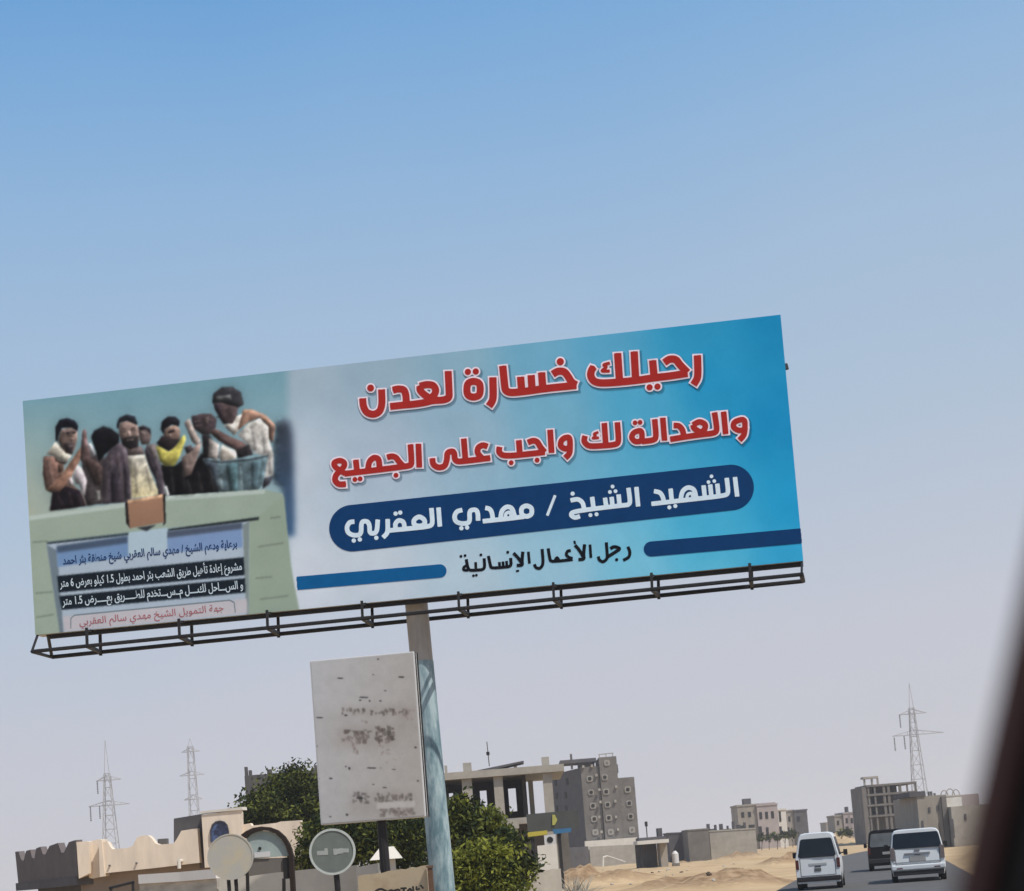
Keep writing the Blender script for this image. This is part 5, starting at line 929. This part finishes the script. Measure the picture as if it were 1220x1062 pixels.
# ================================================================== VEHICLES
def loft(mb, secs, mi=0):
    k = len(mb.v); n_ = len(secs[0]); mb.add([p for s_ in secs for p in s_], [tuple(range(n_))[::-1], tuple((len(secs) - 1) * n_ + i for i in range(n_))] + [(j * n_ + i, j * n_ + (i + 1) % n_, (j + 1) * n_ + (i + 1) % n_, (j + 1) * n_ + i) for j in range(len(secs) - 1) for i in range(n_)], mi)
def vehicle(name, label, cat, x, y, head, Wd_, H, Ln, zbelt, paint, kind):
    o = thing(name, (x, y, 0), label, cat, None, -head); hw_ = Wd_ / 2; zb_ = .24; hr = hw_ * (.74 if kind == 'van' else .84)
    sl = {'van': .16, 'mpv': .22, 'suv': .14}[kind]                          # how far the tailgate leans
    def sec(y0, k=1., zr=H, lean=0., zbt=zbelt, wr=hr):
        z = [zb_, zb_ + .28, zbt * .78, zbt, zr - .13, zr - .035, zr]; wv = [hw_ * .94 * k, hw_ * k, hw_ * k, hw_ * .975 * k, (wr + .02) * k, (wr - .05) * k, (wr - .2) * k]
        yl = lambda zz: y0 + lean * max(0, (zz - zbt)) / (H - zbt)
        return [(w_, yl(zz), zz) for w_, zz in zip(wv, z)] + [(-w_, yl(zz), zz) for w_, zz in zip(wv[::-1], z[::-1])]
    mb = MB(); loft(mb, [sec(0, .97, H - .03, sl), sec(.08, 1, H, sl), sec(1.1), sec(Ln * .55), sec(Ln * .68, 1, H - .02), sec(Ln * .86, .98, zbelt + .12, 0, zbelt * .98, hr * .95), sec(Ln * .97, .95, zbelt * .86, 0, zbelt * .78, hr * .9), sec(Ln, .88, zbelt * .7, 0, zbelt * .6, hr * .85)])
    mb.build('body', paint, o, False, True, .02)
    def rear(z): return sl * max(0, (z - zbelt)) / (H - zbelt)
    def wid(z): t = (z - zbelt) / (H - .13 - zbelt); return hw_ * .975 + (hr + .02 - hw_ * .975) * t if z > zbelt else hw_
    def rpanel(nm, zlo, zhi, inl, inh, m, th=.012, rc_=.07, off=0, par=None, x0=0):
        pts = []
        for (z, s1, s2, iv) in ((zlo, 1, 1, inl), (zhi, 1, -1, inh), (zhi, -1, -1, inh), (zlo, -1, 1, inl)):
            w_ = wid(z) - iv; cx = s1 * w_
            for (dx, dz) in (((0, 1), (0, 0), (1, 0))):
                pass
            a_p = (cx + x0, z + s2 * rc_); b_p = (cx - s1 * rc_ + x0, z); md = (cx - s1 * rc_ * .3 + x0, z + s2 * rc_ * .3)
            pts += [b_p, md, a_p] if s1 * s2 > 0 else [a_p, md, b_p]
        mb = MB(); mb.prism([(px_, rear(pz) - .002 - off, pz) for px_, pz in pts], [(px_, rear(pz) - .002 - off - th, pz) for px_, pz in pts]); return mb.build(nm, m, par or o, False)
    def rbox(nm, x0, x1, z0, z1, m, y0=-.03, y1=.02, par=None, bev=.01):
        mb = MB(); mb.box(x0, x1, y0, y1, z0, z1); return mb.build(nm, m, par or o, False, False, bev)
    if kind == 'van':
        rpanel('rear_window', zbelt + .02, H - .20, .10, .06, M['glass'])
        rbox('tailgate_recess', -.30, .30, zbelt - .26, zbelt - .17, mat('recess_shade_grey', (.42, .45, .46), .5, .05, 4), -.012, .01); rbox('number_plate', -.12, .10, zbelt - .45, zbelt - .35, mat('dark_plate', (.10, .11, .11), .6, .15, 9), -.018, .01)  # raised grey strip paints the shading of a recess
        rbox('bumper', -hw_ * .98, hw_ * .98, .30, .46, M['black_plastic'], -.07, .1, bev=.03)
        for s1 in (-1, 1): a_ = s1 * hw_ * .985; b_ = s1 * (hw_ - .12); rbox('tail_light', min(a_, b_), max(a_, b_), zbelt - .36, zbelt - .04, M['red_lens'], -.025, .1)
        rbox('wiper', -.1, .25, zbelt + .045, zbelt + .06, M['black_plastic'], -.03, -.016, bev=0)
    elif kind == 'mpv':
        rpanel('rear_window', zbelt + .05, H - .13, .07, .03, M['glass'])
        rbox('tailgate_garnish', -.42, .42, zbelt - .17, zbelt - .10, mat('silver_garnish', (.30, .31, .33), .35, .08, 6, metal=.4), -.035, .01)
        rbox('number_plate', -.27, .27, zbelt - .40, zbelt - .22, M['plate'], -.016, .01); rbox('badge', -.09, .09, zbelt - .06, zbelt + .0, M['rim'], -.02, .01)
        rbox('bumper', -hw_ * .99, hw_ * .99, .42, .60, paint, -.09, .1, bev=.04); rbox('bumper_valance', -hw_ * .93, hw_ * .93, .25, .40, M['black_plastic'], -.05, .1, bev=.02)
        for s1 in (-1, 1): a_ = s1 * hw_ * .992; b_ = s1 * (hw_ - .15); rbox('tail_light', min(a_, b_), max(a_, b_), zbelt - .34, zbelt + .10, M['grey_lens'], -.025, .12)
        for s1 in (-1, 1): rbox('reflector', s1 * .62 - .1, s1 * .62 + .1, .47, .51, M['red_lens'], -.1, -.05)
        rbox('crease_trim', -hw_ * .9, hw_ * .9, .68, .70, M['plate'], -.012, .01, bev=0)
    else:
        rpanel('rear_window', zbelt + .04, H - .16, .10, .08, mat('pale_reflecting_glass', (.11, .115, .115), .15, .3, 2, spec=.5)); rbox('number_plate', -.25, .25, zbelt - .32, zbelt - .2, M['plate'], -.016, .01); rbox('bumper', -hw_ * .98, hw_ * .98, .34, .56, M['black_plastic'], -.08, .1, bev=.03)
        for s1 in (-1, 1): a_ = s1 * hw_ * .985; b_ = s1 * (hw_ - .13); rbox('tail_light', min(a_, b_), max(a_, b_), zbelt - .3, zbelt + .02, M['red_lens'], -.025, .1)
    if kind != 'suv':
        mb = MB(); zt0 = .50 if kind == 'van' else .63; xs_ = hw_ - .17
        for s1 in (-1, 1): mb.box(s1 * xs_ - .008, s1 * xs_ + .008, -.006, .01, zt0, zbelt)
        mb.box(-xs_, xs_, -.006, .01, zt0 - .012, zt0); mb.build('tailgate_seam', M['black_plastic'], o, False)
        rbox('door_handle', -.10, .10, zbelt - (.30 if kind == 'van' else .19), zbelt - (.27 if kind == 'van' else .165), M['black_plastic'], -.022, .005, bev=0)
    for s1 in (-1, 1):                                                        # side glass, mirror
        for (ya, yb2) in ((.35, Ln * .33), (Ln * .35, Ln * .64)):
            pts = [(ya, zbelt + .05), (yb2, zbelt + .05), (yb2, H - .18), (ya + .1, H - .18)]
            mb = MB(); mb.prism([(s1 * (wid(z) + .004), yy_, z) for yy_, z in pts], [(s1 * (wid(z) + .012), yy_, z) for yy_, z in pts]); mb.build('side_window', M['glass'], o, False)
        mb = MB(); mb.bar((s1 * hw_ * .95, Ln * .66, zbelt + .08), (s1 * (hw_ + .1), Ln * .66, zbelt + .1), .025, n=6); mb.box(min(s1 * (hw_ + .06), s1 * (hw_ + .2)), max(s1 * (hw_ + .06), s1 * (hw_ + .2)), Ln * .66 - .05, Ln * .66 + .05, zbelt + .0, zbelt + .2); mb.build('wing_mirror', M['black_plastic'], o, False, False, .02)
    mb = MB(); mb.prism([(-hr * .9, Ln * .70, H - .12), (hr * .9, Ln * .70, H - .12), (hw_ * .9, Ln * .855, zbelt + .15), (-hw_ * .9, Ln * .855, zbelt + .15)], [(-hr * .9, Ln * .71, H - .10), (hr * .9, Ln * .71, H - .10), (hw_ * .9, Ln * .865, zbelt + .17), (-hw_ * .9, Ln * .865, zbelt + .17)]); mb.build('windscreen', M['glass'], o, False)
    rw_ = .29 if kind == 'van' else .33
    for s1 in (-1, 1):
        for yy_ in (.55 if kind == 'van' else .75, Ln * .80):
            mb = MB(); xa = s1 * (hw_ - .19); xb = s1 * (hw_ + .002); mb.bar((xa, yy_, rw_), (xb, yy_, rw_), rw_, n=24); wh = mb.build('wheel', M['tyre'], o, False, False, .02)
            mb = MB(); mb.bar((xb - s1 * .01, yy_, rw_), (xb + s1 * .008, yy_, rw_), rw_ * .62, n=18); mb.build('rim', M['rim'], wh, False)
    return o
def road_at(x, y): g = gnd(x, y, .012); return g[0], g[1]
vx, vy_ = road_at(977, 1060); vehicle('white_minibus', 'small white van with black bumper, on the left side of the road', 'van', vx, vy_, R(12.5), 1.50, 1.93, 3.6, 1.08, M['white_car'], 'van')
vx, vy_ = road_at(1096, 1050.5); vehicle('white_minivan', 'white minivan with wide dark rear window, nearest the car pillar on the right', 'minivan', vx, vy_, R(12.5), 1.80, 1.80, 4.5, 1.10, M['white_car'], 'mpv')
vx, vy_ = road_at(1060, 1037); vehicle('dark_offroader', 'dark off road car half hidden behind the white minivan', 'car', vx, vy_, R(12.5), 1.80, 1.85, 4.5, 1.05, M['dark_car'], 'suv')

# ================================================================== OWN CAR'S WINDOW PILLAR (close, out of focus)
Dp = .62
def near(x, y, d=Dp): r_ = ray(x, y); return CAM + r_ * d
pl = thing('car_window_pillar', tuple(near(1300, 1300)), 'dark maroon car window pillar, blurred, close at the right edge', 'car pillar')
edge = [(1268, 480), (1238, 600), (1213, 720), (1191, 820), (1172, 905), (1154, 985), (1137, 1062), (1120, 1150), (1096, 1300)]
def strip(x_off0, x_off1, d0, th):
    mb = MB(); secs = []
    for (x, y) in edge[::-1]:
        a = near(x + x_off0, y, d0); b_ = near(x + x_off1, y + 3, d0 + .015); m_ = (a + b_) / 2 - ray(x, y) * .008
        dv = ray(x, y); dv = dv / np.linalg.norm(dv) * th
        secs.append([tuple(p) for p in (a, m_, b_, b_ + dv, a + dv * .8)])
    loft(mb, secs); return mb
strip(0, 62, Dp, .03).build('pillar_trim', M['maroon'], pl, smooth=True)
strip(63, 110, Dp - .004, .035).build('rubber_seal', M['rubber'], pl, smooth=True)
strip(111, 330, Dp - .01, .04).build('inner_trim', M['rubber'], pl, smooth=True)

# ================================================================== LOOSE THINGS ON THE SAND
def rock(x, y, r_, m, label, group):
    g = gnd(x, y); z = float(height(np.array([g[0]]), np.array([g[1]]))[0]); bm = bmesh.new(); bmesh.ops.create_icosphere(bm, subdivisions=2, radius=r_)
    for v in bm.verts: v.co *= 1 + random.uniform(-.25, .25); v.co.z *= .65
    me = bpy.data.meshes.new('rubble_stone'); bm.to_mesh(me); bm.free(); me.materials.append(m); o = bpy.data.objects.new('rubble_stone', me); C.objects.link(o); o.location = (g[0], g[1], z + r_ * .3); tag(o, label, 'stone', group); return o
GR = 'stones scattered on the sand'
for i in range(75):
    x = random.uniform(650, 900); y = random.uniform(1030, 1060); rock(x, y, random.choice((.05, .06, .07, .08, .1, .13)), random.choice([M['stone'], M['concrete'], M['bark'], M['yellow_wall']]), 'small loose stone lying on the sand left of the road', GR)
g = gnd(719, 1034); z = float(height(np.array([g[0]]), np.array([g[1]]))[0]); o = thing('pipe_barrier', (g[0], g[1], z), 'white bent pipe standing in the soil heap below the apartment block', 'pipe'); k_ = g[1] / FPX
pp0 = at(718, 1036, g[1]); pp1 = at(718.5, 1022, g[1]); pp2 = at(724, 1020, g[1]); pp3 = at(745, 1027, g[1]); mb = MB(); mb.tube([pp0, pp1, pp2], [.13, .13, .1], 10); mb.build('upright', M['plaster_white'], o, smooth=True); mb = MB(); mb.bar(pp2, pp3, .06, n=8); mb.build('rail', M['plaster_white'], o)

# ================================================================== HAZE
mb = MB(); mb.box(-3300, 3300, -320, 6400, -1.6, 56.); hz = mb.build('haze', M['dark']); hz.data.materials.clear()
hm = bpy.data.materials.new('dusty_air'); hm.use_nodes = True; n = hm.node_tree.nodes; n.remove(n['Principled BSDF']); pv = n.new('ShaderNodeVolumePrincipled')
pv.inputs['Color'].default_value = (.88, .90, .96, 1); pv.inputs['Density'].default_value = .00042; pv.inputs['Anisotropy'].default_value = .25
hm.node_tree.links.new(pv.outputs[0], n['Material Output'].inputs['Volume']); hz.data.materials.append(hm); tag(hz, kind='stuff')
